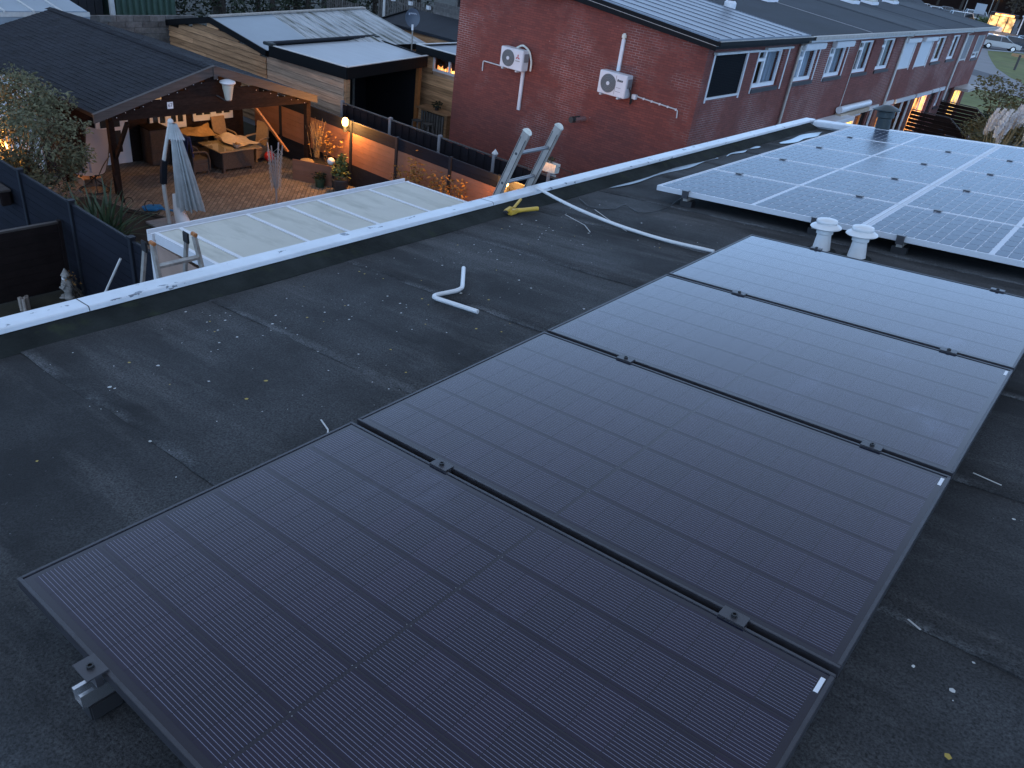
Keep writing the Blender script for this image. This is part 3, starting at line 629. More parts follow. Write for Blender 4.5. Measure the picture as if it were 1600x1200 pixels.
def frame_win(parent, y0, y1, z0, z1, split=0.36, mat='winwhite', small_sash=True, inner='dark', xf=XF, nm='window', curtain=None):
    x0, x1 = xf - 0.14, xf - 0.07; fw = 0.075
    f = MB(); f.box(x0, x1, y0, y1, z0, z0 + fw + 0.03).box(x0, x1, y0, y1, z1 - fw, z1).box(x0, x1, y0, y0 + fw, z0 + fw + 0.03, z1 - fw).box(x0, x1, y1 - fw, y1, z0 + fw + 0.03, z1 - fw)
    ym = y0 + (y1 - y0) * split
    if split: f.box(x0, x1, ym - 0.045, ym + 0.045, z0 + fw + 0.03, z1 - fw)
    if small_sash and split:
        f.box(x0 + 0.01, x1 + 0.02, y0 + fw, ym - 0.045, z1 - fw - 0.24, z1 - fw - 0.16)
    wn = part(nm, f, MT[mat], parent)
    part('pane', MB().box(x0 + 0.02, x0 + 0.028, y0 + fw, y1 - fw, z0 + fw + 0.03, z1 - fw), MT['glass'], wn)
    xi_ = x0 - (0.02 if inner.startswith('lit') else 0.34); part('interior', MB().box(xi_ - 0.02, xi_, y0, y1, z0, z1), MT[inner], wn)
    if curtain:
        c = MB()
        n = 26
        for (a, b) in curtain:
            ya = y0 + (y1 - y0) * a; yb = y0 + (y1 - y0) * b; vs = []
            for k in range(n + 1):
                y = ya + (yb - ya) * k / n; x = x0 - 0.12 + 0.03 * math.sin(k * 1.9) + 0.01 * math.sin(k * 5)
                vs += [(x, y, z0 + 0.05), (x, y, z1 - 0.02)]
            c.add(vs, [(2 * k, 2 * k + 2, 2 * k + 3, 2 * k + 1) for k in range(n)])
        part('curtain', c, MT['curtain'], wn)
    part('sill', MB().box(xf - 0.06, xf + 0.05, y0 - 0.05, y1 + 0.05, z0 - 0.11, z0 - 0.005), MT['sillb'], parent)
    return wn
def shutter_win(parent, y0, y1, z0, z1, mat, open_=0.0, box=True):
    sh = part('roller_shutter', MB().box(XF - 0.05, XF - 0.035, y0 + 0.04, y1 - 0.04, z0 + open_, z1), MT[mat], parent)
    sl_ = MB(); z = z0 + open_ + 0.012
    while z < z1 - 0.03: sl_.box(XF - 0.036, XF - 0.026, y0 + 0.05, y1 - 0.05, z, z + 0.036); z += 0.042
    part('shutter_slats', sl_, MT[mat], sh, kind='stuff')
    g = MB().box(XF - 0.05, XF + 0.015, y0 - 0.04, y0 + 0.035, z0 - 0.10, z1).box(XF - 0.05, XF + 0.015, y1 - 0.035, y1 + 0.04, z0 - 0.10, z1).box(XF - 0.03, XF + 0.01, y0 + 0.036, y1 - 0.036, z0 - 0.03 + open_, z0 + 0.025 + open_)
    part('shutter_guide', g, MT['white' if mat != 'shutter_grey' else 'offwhite'], parent)
    if box: part('shutter_box', MB().box(XF - 0.04, XF + 0.16, y0 - 0.06, y1 + 0.06, z1 + 0.002, z1 + 0.17), MT['white'], parent, bevel=0.02)
    if open_: frame_win(parent, y0 + 0.05, y1 - 0.05, z0, z0 + open_, 0, inner='curtain', small_sash=False)
UP = [[(19.45, 21.45, -1.88, -0.80, 'sd'), (22.25, 24.02, -1.80, -0.77, 'w', 0.36)],
      [(25.25, 26.92, -1.80, -0.84, 'b', 0.36), (28.0, 29.70, -1.81, -0.84, 'b', 0.36)],
      [(30.90, 32.60, -1.82, -0.72, 'w', 0.42), (33.62, 35.35, -1.83, -0.70, 'w', 0.38)],
      [(36.62, 38.48, -1.92, -0.90, 'sw'), (39.32, 41.28, -1.94, -0.90, 'sw')],
      [(42.05, 43.75, -1.88, -0.77, 'w', 0.40), (44.95, 46.55, -1.87, -0.76, 'w', 0.42)],
      [(48.05, 49.35, -2.00, -0.82, 'sg'), (50.62, 52.2, -2.02, -0.86, 'sgo')]]
GF = [[(20.0, 23.0, G + 0.9, -3.45, 'w', 'dark')],
      [(27.6, 29.9, -5.2, -3.46, 'w', 'lityel')],
      [(30.95, 33.5, -5.3, -3.48, 'w', 'litwin'), (33.75, 34.75, G + 0.02, -3.42, 'd'), (34.95, 35.7, -4.35, -3.42, 'w', 'dark')],
      [(36.85, 37.85, G + 0.02, -3.40, 'd'), (38.45, 41.35, -5.3, -3.42, 'w', 'dark')],
      [(41.85, 44.35, -5.3, -3.42, 'w', 'litor'), (44.75, 45.75, G + 0.02, -3.40, 'd'), (46.15, 46.95, -4.2, -3.40, 'w', 'dark')],
      [(48.3, 49.5, G + 0.02, -3.42, 'd'), (50.0, 52.1, -5.2, -3.62, 'w', 'litwin')]]
HL = ['end house of the brick terrace with the pale zinc roof and black roller shutter',
      'second brick terrace house, white shutter boxes above both upstairs windows',
      'third brick terrace house, white awning cassette above its lit ground floor window',
      'fourth brick terrace house with two white closed roller shutters upstairs',
      'fifth brick terrace house, orange lit window behind the brown garden screen',
      'far end house of the brick terrace with grey blinds upstairs']
for i in range(6):
    y0, y1 = UB[i], UB[i + 1]
    h = thing('terraced_house', HL[i], 'house', (XF, y0, G), group='brick houses of the terrace')
    holes = [u[:4] for u in UP[i]] + [g[:4] for g in GF[i]]
    wm = MB(); wall_grid(wm, y0 + (0.26 if i == 0 else 0.0), y1 - (0.26 if i == 5 else 0.0), G, EZ - 0.17, holes, XF - 0.25, XF)
    part('wall', wm, MT['brick2'], h)
    part('rear_wall', MB().box(XB, XB + 0.25, y0 + (0.26 if i == 0 else 0), y1 - (0.26 if i == 5 else 0), G, rz(XB) - 0.12), MT['brick2'], h)
    if i in (0, 5):
        yy = y0 if i == 0 else y1 - 0.25
        part('gable_wall', MB().prism([(XF, yy, G), (XF, yy, EZ - 0.16), (XR, yy, RZ - 0.12), (XB, yy, rz(XB) - 0.12), (XB, yy, G)], (0, 0.25, 0)), MT['brick'], h)
    if i == 0:
        sc = MB(); n = 42
        for k in range(n):                                         # soldier course under the verge
            x = XF - 0.08 - (XF - XB - 0.3) * k / n; z = rz(x) - 0.16
            sc.box(x - 0.052, x + 0.030, y0 - 0.008, y0 + 0.1, z - 0.24, z - 0.03)
        part('soldier_course', sc, MT['brick'], h, kind='stuff')
    # roof
    ya, yb = (y0 - 0.22 if i == 0 else y0 + 0.001), (y1 + 0.2 if i == 5 else y1 - 0.001)
    xo = XF + 0.26; xi = XB - 0.2; th = 0.08
    rm = MB(); k_ = 0.02 if i == 0 else 0.0
    for (xa, xb) in ((xo, XR), (XR, xi)):
        rm.prism([(xa, ya, rz(xa) + k_), (xb, ya, rz(xb) + k_), (xb, ya, rz(xb) - th), (xa, ya, rz(xa) - th)], (0, yb - ya, 0))
    rf = part('roof', rm, MT['zinc' if i == 0 else 'bitumen' if i % 2 else 'bitumen'], h)
    if i == 0:
        n = 10
        for k in range(n):
            y = ya + 0.12 + (yb - ya - 0.2) * k / (n - 1)
            part('standing_seam', MB().prism([(xo, y, rz(xo) + 0.021), (XR, y, rz(XR) + 0.021), (XR, y, rz(XR) + 0.038), (xo, y, rz(xo) + 0.038)], (0, 0.014, 0)), MT['seam'], rf)
        fz = MB().box(xo + 0.002, xo + 0.03, ya - 0.03, yb + 0.12, EZ - 0.22, EZ - 0.04)
        part('fascia', fz, MT['fascia'], h)
        part('gutter', MB().box(xo + 0.031, xo + 0.14, ya - 0.05, yb + 0.12, EZ - 0.13, EZ - 0.035), MT['fascia'], h)
        part('gutter_rim', MB().box(xo + 0.12, xo + 0.145, ya - 0.05, yb + 0.12, EZ - 0.033, EZ - 0.015).box(xo + 0.031, xo + 0.036, ya - 0.05, yb + 0.12, EZ - 0.150, EZ - 0.137), MT['alu'], h)
        part('verge_board', MB().prism([(xo + 0.03, ya - 0.035, rz(xo) - 0.24), (xo + 0.03, ya - 0.035, rz(xo) - 0.02), (XR, ya - 0.035, RZ - 0.0), (xi, ya - 0.035, rz(xi) - 0.02), (xi, ya - 0.035, rz(xi) - 0.24), (XR, ya - 0.035, RZ - 0.24)], (0, 0.03, 0)), MT['fascia'], h)
        part('verge_trim', MB().prism([(xo + 0.03, ya - 0.043, rz(xo) - 0.13), (xo + 0.03, ya - 0.043, rz(xo) - 0.118), (XR, ya - 0.043, RZ - 0.098), (XR, ya - 0.043, RZ - 0.11)], (0, 0.006, 0)), MT['alu'], h)
    else:
        part('fascia', MB().box(xo + 0.002, xo + 0.03, ya, yb, EZ - 0.21, EZ - 0.03), MT['offwhite' if i > 1 else 'white'], h)
        part('gutter', MB().box(xo + 0.031, xo + 0.14, ya, yb, EZ - 0.13, EZ - 0.02), MT['alu_dark' if i > 1 else 'alu'], h)
        part('party_strip', MB().prism([(xo, ya + 0.03, rz(xo) + 0.012), (XR, ya + 0.03, rz(XR) + 0.012), (XR, ya + 0.03, rz(XR) + 0.002), (xo, ya + 0.03, rz(xo) + 0.002)], (0, 0.16, 0)), MT['concrete' if i == 2 else 'bitumen2'], rf)
        if i in (3, 5): part('new_felt', MB().prism([(xo, ya + 0.4, rz(xo) + 0.010), (XR, ya + 0.4, rz(XR) + 0.010), (XR, ya + 0.4, rz(XR) + 0.002), (xo, ya + 0.4, rz(xo) + 0.002)], (0, 3.4, 0)), MT['bitumen2'], rf)
    part('soffit', MB().box(XF + 0.002, xo + 0.001, ya, yb, EZ - 0.195, EZ - 0.172), MT['offwhite' if i else 'fascia'], h)
    for u in UP[i]:
        if u[4] == 'w': frame_win(h, *u[:4], split=u[5], mat='winwhite', curtain=[(0.62, 1.0)] if i in (0, 2) else [(0, 1)] if i == 9 else [(0.5, 0.9)])
        elif u[4] == 'b':
            frame_win(h, *u[:4], split=u[5], curtain=[(0.02, 0.98)] if u[0] < 27 else [(0.0, 0.45), (0.6, 1.0)])
            part('shutter_box', MB().box(XF + 0.002, XF + 0.17, u[0] - 0.06, u[1] + 0.06, u[3] + 0.0, u[3] + 0.19), MT['white'], h, bevel=0.02)
            for ya_ in (u[0] - 0.07, u[1] + 0.005): part('shutter_guide', MB().box(XF + 0.002, XF + 0.02, ya_, ya_ + 0.065, u[2] - 0.1, u[3] - 0.01), MT['white'], h)
        else: shutter_win(h, *u[:4], {'sd': 'shutter_dark', 'sw': 'shutter_white', 'sg': 'shutter_grey', 'sgo': 'shutter_grey'}[u[4]], 0.30 if u[4] == 'sgo' else 0.0, u[4] == 'sw')
    if i == 0:
        for ya_ in (22.15, 24.30): part('shutter_guide', MB().box(XF + 0.002, XF + 0.02, ya_, ya_ + 0.07, -1.92, -0.76), MT['white'], h)
        for ya_, yb_, za_ in ((19.35, 21.95, -0.79), (22.5, 24.4, -0.76)): part('shutter_box', MB().box(XF + 0.002, XF + 0.10, ya_, yb_, za_, za_ + 0.055), MT['offwhite'], h)
    for g in GF[i]:
        if g[4] == 'w': frame_win(h, *g[:4], split=0.6 if g[1] - g[0] > 1.5 else 0, mat='winwhite', inner=g[5], small_sash=False)
        else:
            dr = part('door', MB().box(XF - 0.14, XF - 0.08, g[0], g[1], g[2], g[3]), MT['darkwood' if i != 3 else 'white'], h)
            part('pane', MB().box(XF - 0.079, XF - 0.074, g[0] + 0.25, g[1] - 0.25, g[2] + 1.1, g[3] - 0.25), MT['carglass'], dr)
            part('handle', MB().box(XF - 0.079, XF - 0.03, g[0] + 0.08, g[0] + 0.12, g[2] + 1.0, g[2] + 1.03), MT['galv'], dr)
        if i > 1 and i != 5: part('lintel', MB().box(XF + 0.002, XF + 0.06, g[0] - 0.1, g[1] + 0.1, g[3] + 0.0, g[3] + 0.17), MT['white'], h)
for y, i in ((25.02, 0), (36.42, 3), (47.43, 4)):
    m = MB().tube([(XF + 0.30, y, EZ - 0.14), (XF + 0.27, y, EZ - 0.20), (XF + 0.08, y, EZ - 0.30), (XF + 0.07, y, EZ - 0.36), (XF + 0.07, y, G + 0.1)], 0.045, 10)
    part('downpipe', m, MT['alu' if y < 30 else 'offwhite'], bpy.data.objects['terraced_house' + ('.%03d' % i if i else '')], smooth=True)
part('cable', MB().tube([(XF + 0.02, 30.85, EZ - 0.3), (XF + 0.02, 30.8, -3.0)], 0.014, 6), MT['offwhite'], bpy.data.objects['terraced_house.001'])
part('canopy', MB().box(XF + 0.002, XF + 0.55, 27.1, 31.2, -3.38, -3.22), MT['white'], bpy.data.objects['terraced_house.001'], bevel=0.02)
part('canopy', MB().box(XF + 0.002, XF + 0.7, 49.6, 52.7, -3.55, -3.42), MT['alu'], bpy.data.objects['terraced_house.005'])
h3 = bpy.data.objects['terraced_house.002']
aw = part('awning_cassette', MB().tube([(XF + 0.16, 30.4, -3.02), (XF + 0.16, 33.85, -3.02)], 0.125, 14), MT['white'], h3, smooth=True)
part('awning_valance', MB().box(XF + 0.05, XF + 0.27, 30.45, 33.8, -3.30, -3.16), MT['beige'], aw)
part('lit_post', MB().box(XF + 0.01, XF + 0.08, 33.55, 33.67, G, -3.46), MT['orangewood'], h3)  # orange colour stands for window glow on the post
for k, (y, z) in enumerate([(36.65, -4.0), (38.2, -3.85), (36.6, -4.35), (35.9, -4.95)]):
    l = thing('wall_lantern', 'small glowing yellow lantern, %s' % ('upper one of the two beside the second downpipe', 'beside the blue white door frame of the fourth house', 'lower one of the two beside the second downpipe', 'low one in front of the third house door')[k], 'lamp', (XF + 0.15, y, z), group='small lanterns on the brick facade')
    part('glass', MB().box(-0.06, 0.06, -0.07, 0.07, 0, 0.2 if k % 2 else 0.28), MT['lityel'], l, local=True); part('bracket', MB().box(-0.148, -0.062, -0.02, 0.02, 0.05, 0.09), MT['iron'], l, local=True)
# roof fittings on the terrace
t = thing('roof_flue', 'black flue pipe with a white foot on the edge of the zinc roof', 'flue', (-10.2, 25.35, rz(-10.2)))
part('collar', MB().lathe([(0.19, -0.05), (0.19, 0.14), (0.13, 0.20)], 16), MT['white'], t, local=True, smooth=True); part('pipe', MB().lathe([(0.12, 0.18), (0.12, 0.5), (0.16, 0.6), (0.16, 1.1)], 16), MT['flue'], t, local=True, smooth=True)
for k, (y, x) in enumerate([(30.6, -11.3), (40.2, -11.35), (42.9, -11.3), (47.3, -11.6)]):
    t = thing('roof_light', 'white roof light near the ridge, %s from the near end' % ('first', 'second', 'third', 'fourth')[k], 'roof light', (x, y, rz(x)), group='white roof lights along the terrace ridge')
    part('curb', MB().box(-0.30, 0.30, -0.5, 0.5, -0.1, 0.10), MT['white'], t, local=True, bevel=0.02); part('dome', MB().box(-0.26, 0.26, -0.45, 0.45, 0.101, 0.17), MT['poly'], t, local=True, bevel=0.05)

# air conditioners on the gable
def ac(name, x0, z0, Wd, Ht, label, grp):
    yb = UB[0] - 0.06; D = 0.30
    t = thing(name, label, 'air conditioner', (x0 + Wd / 2, yb - D / 2, z0), group=grp)
    part('casing', MB().box(x0, x0 + Wd, yb - D, yb, z0, z0 + Ht), MT['white'], t, bevel=0.018)
    fx, fz, fr = x0 + Wd * 0.36, z0 + Ht * 0.5, Ht * 0.41; R90 = Matrix.Rotation(rad(90), 4, 'X')
    fg = part('fan_grille', MB().lathe([(fr, -0.001), (fr, 0.010), (0.0001, 0.014)], 32, (fx, yb - D, fz), R90), MT['acgrille'], t, smooth=True)
    rg = MB()
    for k in range(1, 6): rg.tube([(fx + fr * k / 5.6 * math.cos(a), yb - D - 0.016, fz + fr * k / 5.6 * math.sin(a)) for a in [6.283 * j / 24 for j in range(24)]], 0.004, 4, True)
    part('grille_rings', rg, MT['concrete'], fg); part('hub', MB().lathe([(0.05, 0), (0.05, 0.012), (0.0001, 0.016)], 16, (fx, yb - D - 0.014, fz), R90), MT['white'], fg)
    part('valve_cover', MB().box(x0 + Wd + 0.001, x0 + Wd + 0.03, yb - D + 0.05, yb - 0.05, z0 + Ht * 0.45, z0 + Ht * 0.85), MT['shutter_grey'], t, bevel=0.008)
    for q in (0.12, 0.75): part('bracket', MB().box(x0 + Wd * q, x0 + Wd * q + 0.05, yb - D - 0.03, yb + 0.05, z0 - 0.045, z0 - 0.004), MT['offwhite'], t)
    return t, yb - D
t, yf = ac('air_conditioner', -13.83, -2.28, 0.84, 0.56, 'white air conditioner with a red emblem, left one on the gable', 'air conditioners on the brick gable')
lg = MB()
for a in (90, 210, 330):
    c = Vector((-13.83 + 0.66, yf - 0.003, -2.28 + 0.36)) + Vector((math.cos(rad(a)), 0, math.sin(rad(a)))) * 0.042; u = Vector((math.cos(rad(a)), 0, math.sin(rad(a)))); v = Vector((-u.z, 0, u.x))
    lg.prism([c + u * 0.042, c + v * 0.024, c - u * 0.042, c - v * 0.024], (0, -0.004, 0))
part('emblem', lg, MT['red'], t)
part('maker_name', MB().box(-13.25, -13.09, yf - 0.005, yf - 0.001, -2.035, -2.012), MT['alu_dark'], t)
part('hose', MB().tube(smooth_path([(-13.45, UB[0] - 0.1, -1.72), (-13.25, UB[0] - 0.1, -1.60), (-12.98, UB[0] - 0.1, -1.72), (-12.86, UB[0] - 0.1, -2.0), (-12.88, UB[0] - 0.08, -2.25)], 0.12), 0.028, 8), MT['cream'], t, smooth=True)
part('conduit', MB().box(-13.22, -13.12, UB[0] - 0.065, UB[0] - 0.004, -3.42, -2.30), MT['white'], t, bevel=0.008)
part('drain_pipe', MB().tube(smooth_path([(-13.75, UB[0] - 0.03, -2.34), (-14.74, UB[0] - 0.03, -2.33), (-14.74, UB[0] - 0.03, -2.62)], 0.05), 0.018, 8), MT['offwhite'], t, smooth=True)
t, yf = ac('air_conditioner', -10.33, -2.25, 0.88, 0.58, 'white air conditioner with ringed fan grille, right one on the gable', 'air conditioners on the brick gable')
part('maker_name', MB().box(-9.74, -9.70, yf - 0.005, yf - 0.001, -1.86, -1.80).box(-9.69, -9.66, yf - 0.005, yf - 0.001, -1.86, -1.81).box(-9.65, -9.62, yf - 0.005, yf - 0.001, -1.86, -1.81).box(-9.61, -9.57, yf - 0.005, yf - 0.001, -1.86, -1.81), MT['joint'], t)
part('front_groove', MB().box(-9.79, -9.78, yf - 0.004, yf - 0.001, -2.2, -1.72).box(-9.75, -9.60, yf - 0.004, yf - 0.001, -2.02, -2.01).box(-9.75, -9.60, yf - 0.004, yf - 0.001, -2.12, -2.11), MT['concrete'], t)
part('conduit', MB().box(-10.02, -9.92, UB[0] - 0.065, UB[0] - 0.004, -1.66, -0.86), MT['white'], t, bevel=0.008)
part('conduit_cap', MB().box(-10.035, -9.905, UB[0] - 0.09, UB[0] - 0.003, -0.858, -0.72), MT['cream'], t, bevel=0.03)
part('drain_pipe', MB().tube(smooth_path([(-9.30, UB[0] - 0.03, -2.16), (-7.98, UB[0] - 0.03, -2.22), (-7.96, UB[0] - 0.03, -2.42)], 0.06), 0.016, 8), MT['offwhite'], t, smooth=True)
pc = MB()
for k in range(5): pc.box(-9.05 + 0.25 * k, -9.02 + 0.25 * k, UB[0] - 0.05, UB[0] - 0.003, -2.20 - 0.012 * k, -2.15 - 0.012 * k)
part('pipe_clip', pc, MT['white'], t)
part('junction_box', MB().box(-9.37, -9.24, UB[0] - 0.12, UB[0] - 0.004, -2.24, -2.12), MT['white'], t, bevel=0.01); part('cable_loop', MB().tube(smooth_path([(-9.45, UB[0] - 0.2, -1.9), (-9.36, UB[0] - 0.16, -2.2), (-9.38, UB[0] - 0.1, -2.42), (-9.33, UB[0] - 0.1, -2.2)], 0.08), 0.02, 6), MT['rubber'], t)
t = thing('wall_flue', 'short black and steel flue stub sticking out of the brick gable', 'flue', (-10.85, UB[0], -3.2))
part('pipe', MB().tube([(-10.80, UB[0] + 0.05, -3.12), (-10.86, UB[0] - 0.42, -3.12)], 0.075, 14), MT['galv'], t, smooth=True); part('terminal', MB().tube([(-10.86, UB[0] - 0.2, -3.12), (-10.89, UB[0] - 0.42, -3.12)], 0.09, 14).tube([(-10.89, UB[0] - 0.44, -3.12), (-10.90, UB[0] - 0.54, -3.12)], 0.085, 14), MT['flue'], t, smooth=True)

# ---------------------------------------------------------------- plants
def leaf_cloud(mb, n, fn, size, flat=0.4, droop=0.0):
    """n small leaf quads; fn() gives a point"""
    for _ in range(n):
        p = Vector(fn()); s = size * rng.uniform(0.6, 1.3)
        d = Vector((rng.gauss(0, 1), rng.gauss(0, 1), rng.gauss(-droop, flat))).normalized(); q = d.cross(Vector((rng.gauss(0, 1), rng.gauss(0, 1), rng.gauss(0, 1)))).normalized()
        mb.add([p, p + d * s * 0.5 + q * s * 0.22, p + d * s, p + d * s * 0.5 - q * s * 0.22], [(0, 1, 2, 3)])
def blob_points(blobs):
    def fn():
        c, r = rng.choice(blobs)
        while True:
            v = Vector((rng.uniform(-1, 1), rng.uniform(-1, 1), rng.uniform(-1, 1)))
            if 0.25 < v.length < 1: break
        return Vector(c) + Vector((v.x * r[0], v.y * r[1], v.z * r[2]))
    return fn
def stems(mb, base, tips, r=0.02, seg=4, wob=0.08):
    for tp in tips:
        b = Vector(base) + Vector((rng.gauss(0, 0.06), rng.gauss(0, 0.06), 0)); tp = Vector(tp); pts = []
        for k in range(seg + 1):
            s = k / seg; pts.append(b * (1 - s) + tp * s + Vector((rng.gauss(0, wob), rng.gauss(0, wob), 0)) * (1 if 0 < k < seg else 0))
        mb.tube(pts, [r * (1 - 0.75 * k / seg) for k in range(seg + 1)], 5)
def shrub(name, label, base, blobs, n, size, leaf, bark='bark', nstem=10, r=0.02, cat='shrub', group=None, droop=0.0):
    t = thing(name, label, cat, base, group=group)
    lv = MB(); leaf_cloud(lv, n, blob_points(blobs), size, droop=droop); part('foliage', lv, MT[leaf], t)
    st = MB(); f = blob_points(blobs); stems(st, base, [f() for _ in range(nstem)], r); part('stems', st, MT[bark], t)
    return t

# the big grey-green willowy shrub by the left fence
rng.seed(21); bl = []
for k in range(64):
    x = -21.0 + 4.7 * (k + rng.random()) / 64; top = -3.0 + 0.25 * math.sin(x * 3) - (0.35 if x > -17.0 else 0); z = -5.5 + (top + 5.5) * rng.random() ** 0.7
    bl.append(((x, rng.uniform(6.5, 7.7), z), (rng.uniform(0.25, 0.5), 0.35, rng.uniform(0.2, 0.45))))
shrub('willow_shrub', 'tall grey-green shrub with small leaves beside the garden cabin', (-18.7, 7.0, G), bl, 12500, 0.10, 'leaf_grey', nstem=80, r=0.022, droop=0.5)
shrub('low_shrub', 'low bluish shrub in front of the tall grey-green shrub by the fence', (-17.2, 6.5, G), [((-17.3 + 0.25 * k, 6.5 + 0.12 * (k % 3), G + 0.35 + 0.1 * (k % 2)), (0.3, 0.3, 0.3)) for k in range(5)], 900, 0.07, 'leaf_grey')

# yucca
t = thing('yucca_plant', 'spiky dark green yucca clump behind the dark fence', 'plant', (-15.35, 7.25, G))
for k in range(110):
    a = rng.uniform(0, 6.283); e = rng.uniform(0.15, 1.45); L_ = rng.uniform(0.8, 1.5); d0 = Vector((math.cos(a) * math.cos(e), math.sin(a) * math.cos(e), math.sin(e))); sd = d0.cross(Vector((0, 0, 1))).normalized() * 0.03
    b = Vector((-15.35 + rng.gauss(0, 0.14), 7.25 + rng.gauss(0, 0.12), G + rng.uniform(0.02, 0.18))); m_ = b + d0 * L_ * 0.55; e_ = b + d0 * L_ + Vector((0, 0, -0.12 * math.cos(e)))
    part('leaf', MB().add([b - sd * 0.7, b + sd * 0.7, m_ + sd, m_ - sd, e_], [(0, 1, 2, 3), (3, 2, 4)]), MT['leaf_yucca'], t)
shrub('ground_cover', 'yellowish low foliage at the corner of the patio roof, by the dark fence', (-13.6, 6.7, G), [((-13.9 + 0.3 * k, 6.6 + 0.1 * (k % 2), G + 0.3), (0.3, 0.35, 0.3)) for k in range(6)], 700, 0.11, 'leaf_olive')

# ---------------------------------------------------------------- left composite fence
fx = [-8.9, -11.0, -13.15, -15.25, -17.35, -19.45]
t = thing('dark_composite_fence', 'dark anthracite composite fence on the left with capped posts', 'fence', (-14, 5.75, G))
for x in fx:
    p_ = part('post', MB().box(x - 0.05, x + 0.05, 5.70, 5.80, G, G + 1.92), MT['anthpost'], t, bevel=0.006)
    part('post_cap', MB().box(x - 0.06, x + 0.06, 5.69, 5.81, G + 1.921, G + 1.95), MT['anthpost'], p_)
for a, b in zip(fx[:-1], fx[1:]):
    for k in range(12): part('board', MB().box(b + 0.052, a - 0.052, 5.738 + 0.002 * (k % 2), 5.765, G + 0.03 + k * 0.152, G + 0.175 + k * 0.152), MT['anth'], t)
    part('top_rail', MB().box(b + 0.052, a - 0.052, 5.728, 5.775, G + 1.86, G + 1.89), MT['anthpost'], t)
t = thing('brown_screen', 'low dark brown board screen at the left edge, square to the dark fence', 'fence', (-13.6, 4.7, G))
for k in range(9): part('board', MB().box(-13.62, -13.58, 3.4, 5.62, G + 0.02 + k * 0.15, G + 0.165 + k * 0.15), MT['browncomp'], t)
part('top_rail', MB().box(-13.64, -13.56, 3.4, 5.64, G + 1.37, G + 1.41), MT['barge'], t)
part('post', MB().box(-13.66, -13.56, 5.625, 5.69, G, G + 1.42), MT['browncomp'], t)
t = thing('hanging_planter', 'grey-brown box planter hung on the dark fence at the left edge', 'planter', (-16.0, 5.6, -4.85))
part('box', MB().box(-16.35, -15.75, 5.48, 5.68, -4.85, -4.55), MT['browncomp'], t, bevel=0.02); part('rim', MB().box(-16.37, -15.73, 5.46, 5.69, -4.549, -4.51), MT['barge'], t)

# garden gnome, cans, stick and sprig by the left fence
t = thing('garden_gnome', 'grey stone garden gnome with a pointed hat in front of the dark fence', 'garden gnome', (-13.2, 5.45, G))
R_ = Matrix.Rotation(rad(-40), 4, 'Z'); O = Vector((-13.2, 5.45, G))
bd = MB().lathe([(0.10, 0), (0.105, 0.03), (0.075, 0.05), (0.07, 0.12), (0.105, 0.2), (0.11, 0.28), (0.085, 0.37), (0.045, 0.41)], 16, O)
part('body', bd, MT['stone'], t, smooth=True)
hd = part('head', MB().sphere(O + Vector((0, 0, 0.455)), 0.062, 14, 10).sphere(O + R_ @ Vector((0, -0.06, 0.45)), 0.016, 8, 6), MT['stone'], t, smooth=True)
part('beard', MB().sphere(O + R_ @ Vector((0, -0.045, 0.40)), 0.05, 12, 8, (1, 0.6, 1.3)), MT['sticker'], hd, smooth=True)
part('hat', MB().lathe([(0.088, 0.485), (0.080, 0.50), (0.055, 0.54), (0.022, 0.60), (0.0001, 0.63)], 16, O), MT['stone'], t, smooth=True)
for s_ in (-1, 1):
    part('arm', MB().tube([O + R_ @ Vector((0.10 * s_, 0, 0.34)), O + R_ @ Vector((0.13 * s_, -0.05, 0.25)), O + R_ @ Vector((0.05 * s_, -0.11, 0.24))], [0.034, 0.03, 0.026], 8), MT['stone'], t, smooth=True)
    part('boot', MB().sphere(O + R_ @ Vector((0.05 * s_, -0.09, 0.03)), 0.05, 10, 6, (0.8, 1.5, 0.6)), MT['stone'], t, smooth=True)
t = thing('candle_tubes', 'cluster of grey metal tubes standing by the brown screen', 'tubes', (-13.1, 4.62, G))
for k in range(5): part('tube', MB().lathe([(0.035, 0), (0.035, 0.27 + 0.02 * (k % 3)), (0.028, 0.275 + 0.02 * (k % 3)), (0.028, 0.2)], 10, (-13.15 + 0.085 * (k % 3), 4.56 + 0.09 * (k // 3) + 0.03 * (k % 2), G)), MT['alu'], t, smooth=True)
part('white_stick', MB().tube([(-12.0, 5.30, G + 0.02), (-11.3, 5.66, -4.45)], 0.022, 8), MT['pvc'], smooth=True, label='white plastic tube leaning on the dark fence near the gnome', cat='tube')
shrub('dead_sprig', 'bare brown potted sprig between the gnome and the leaning white tube', (-13.05, 5.55, G), [((-13.05, 5.5, G + 0.45), (0.25, 0.12, 0.14))], 40, 0.05, 'leaf_yel', nstem=9, r=0.01)

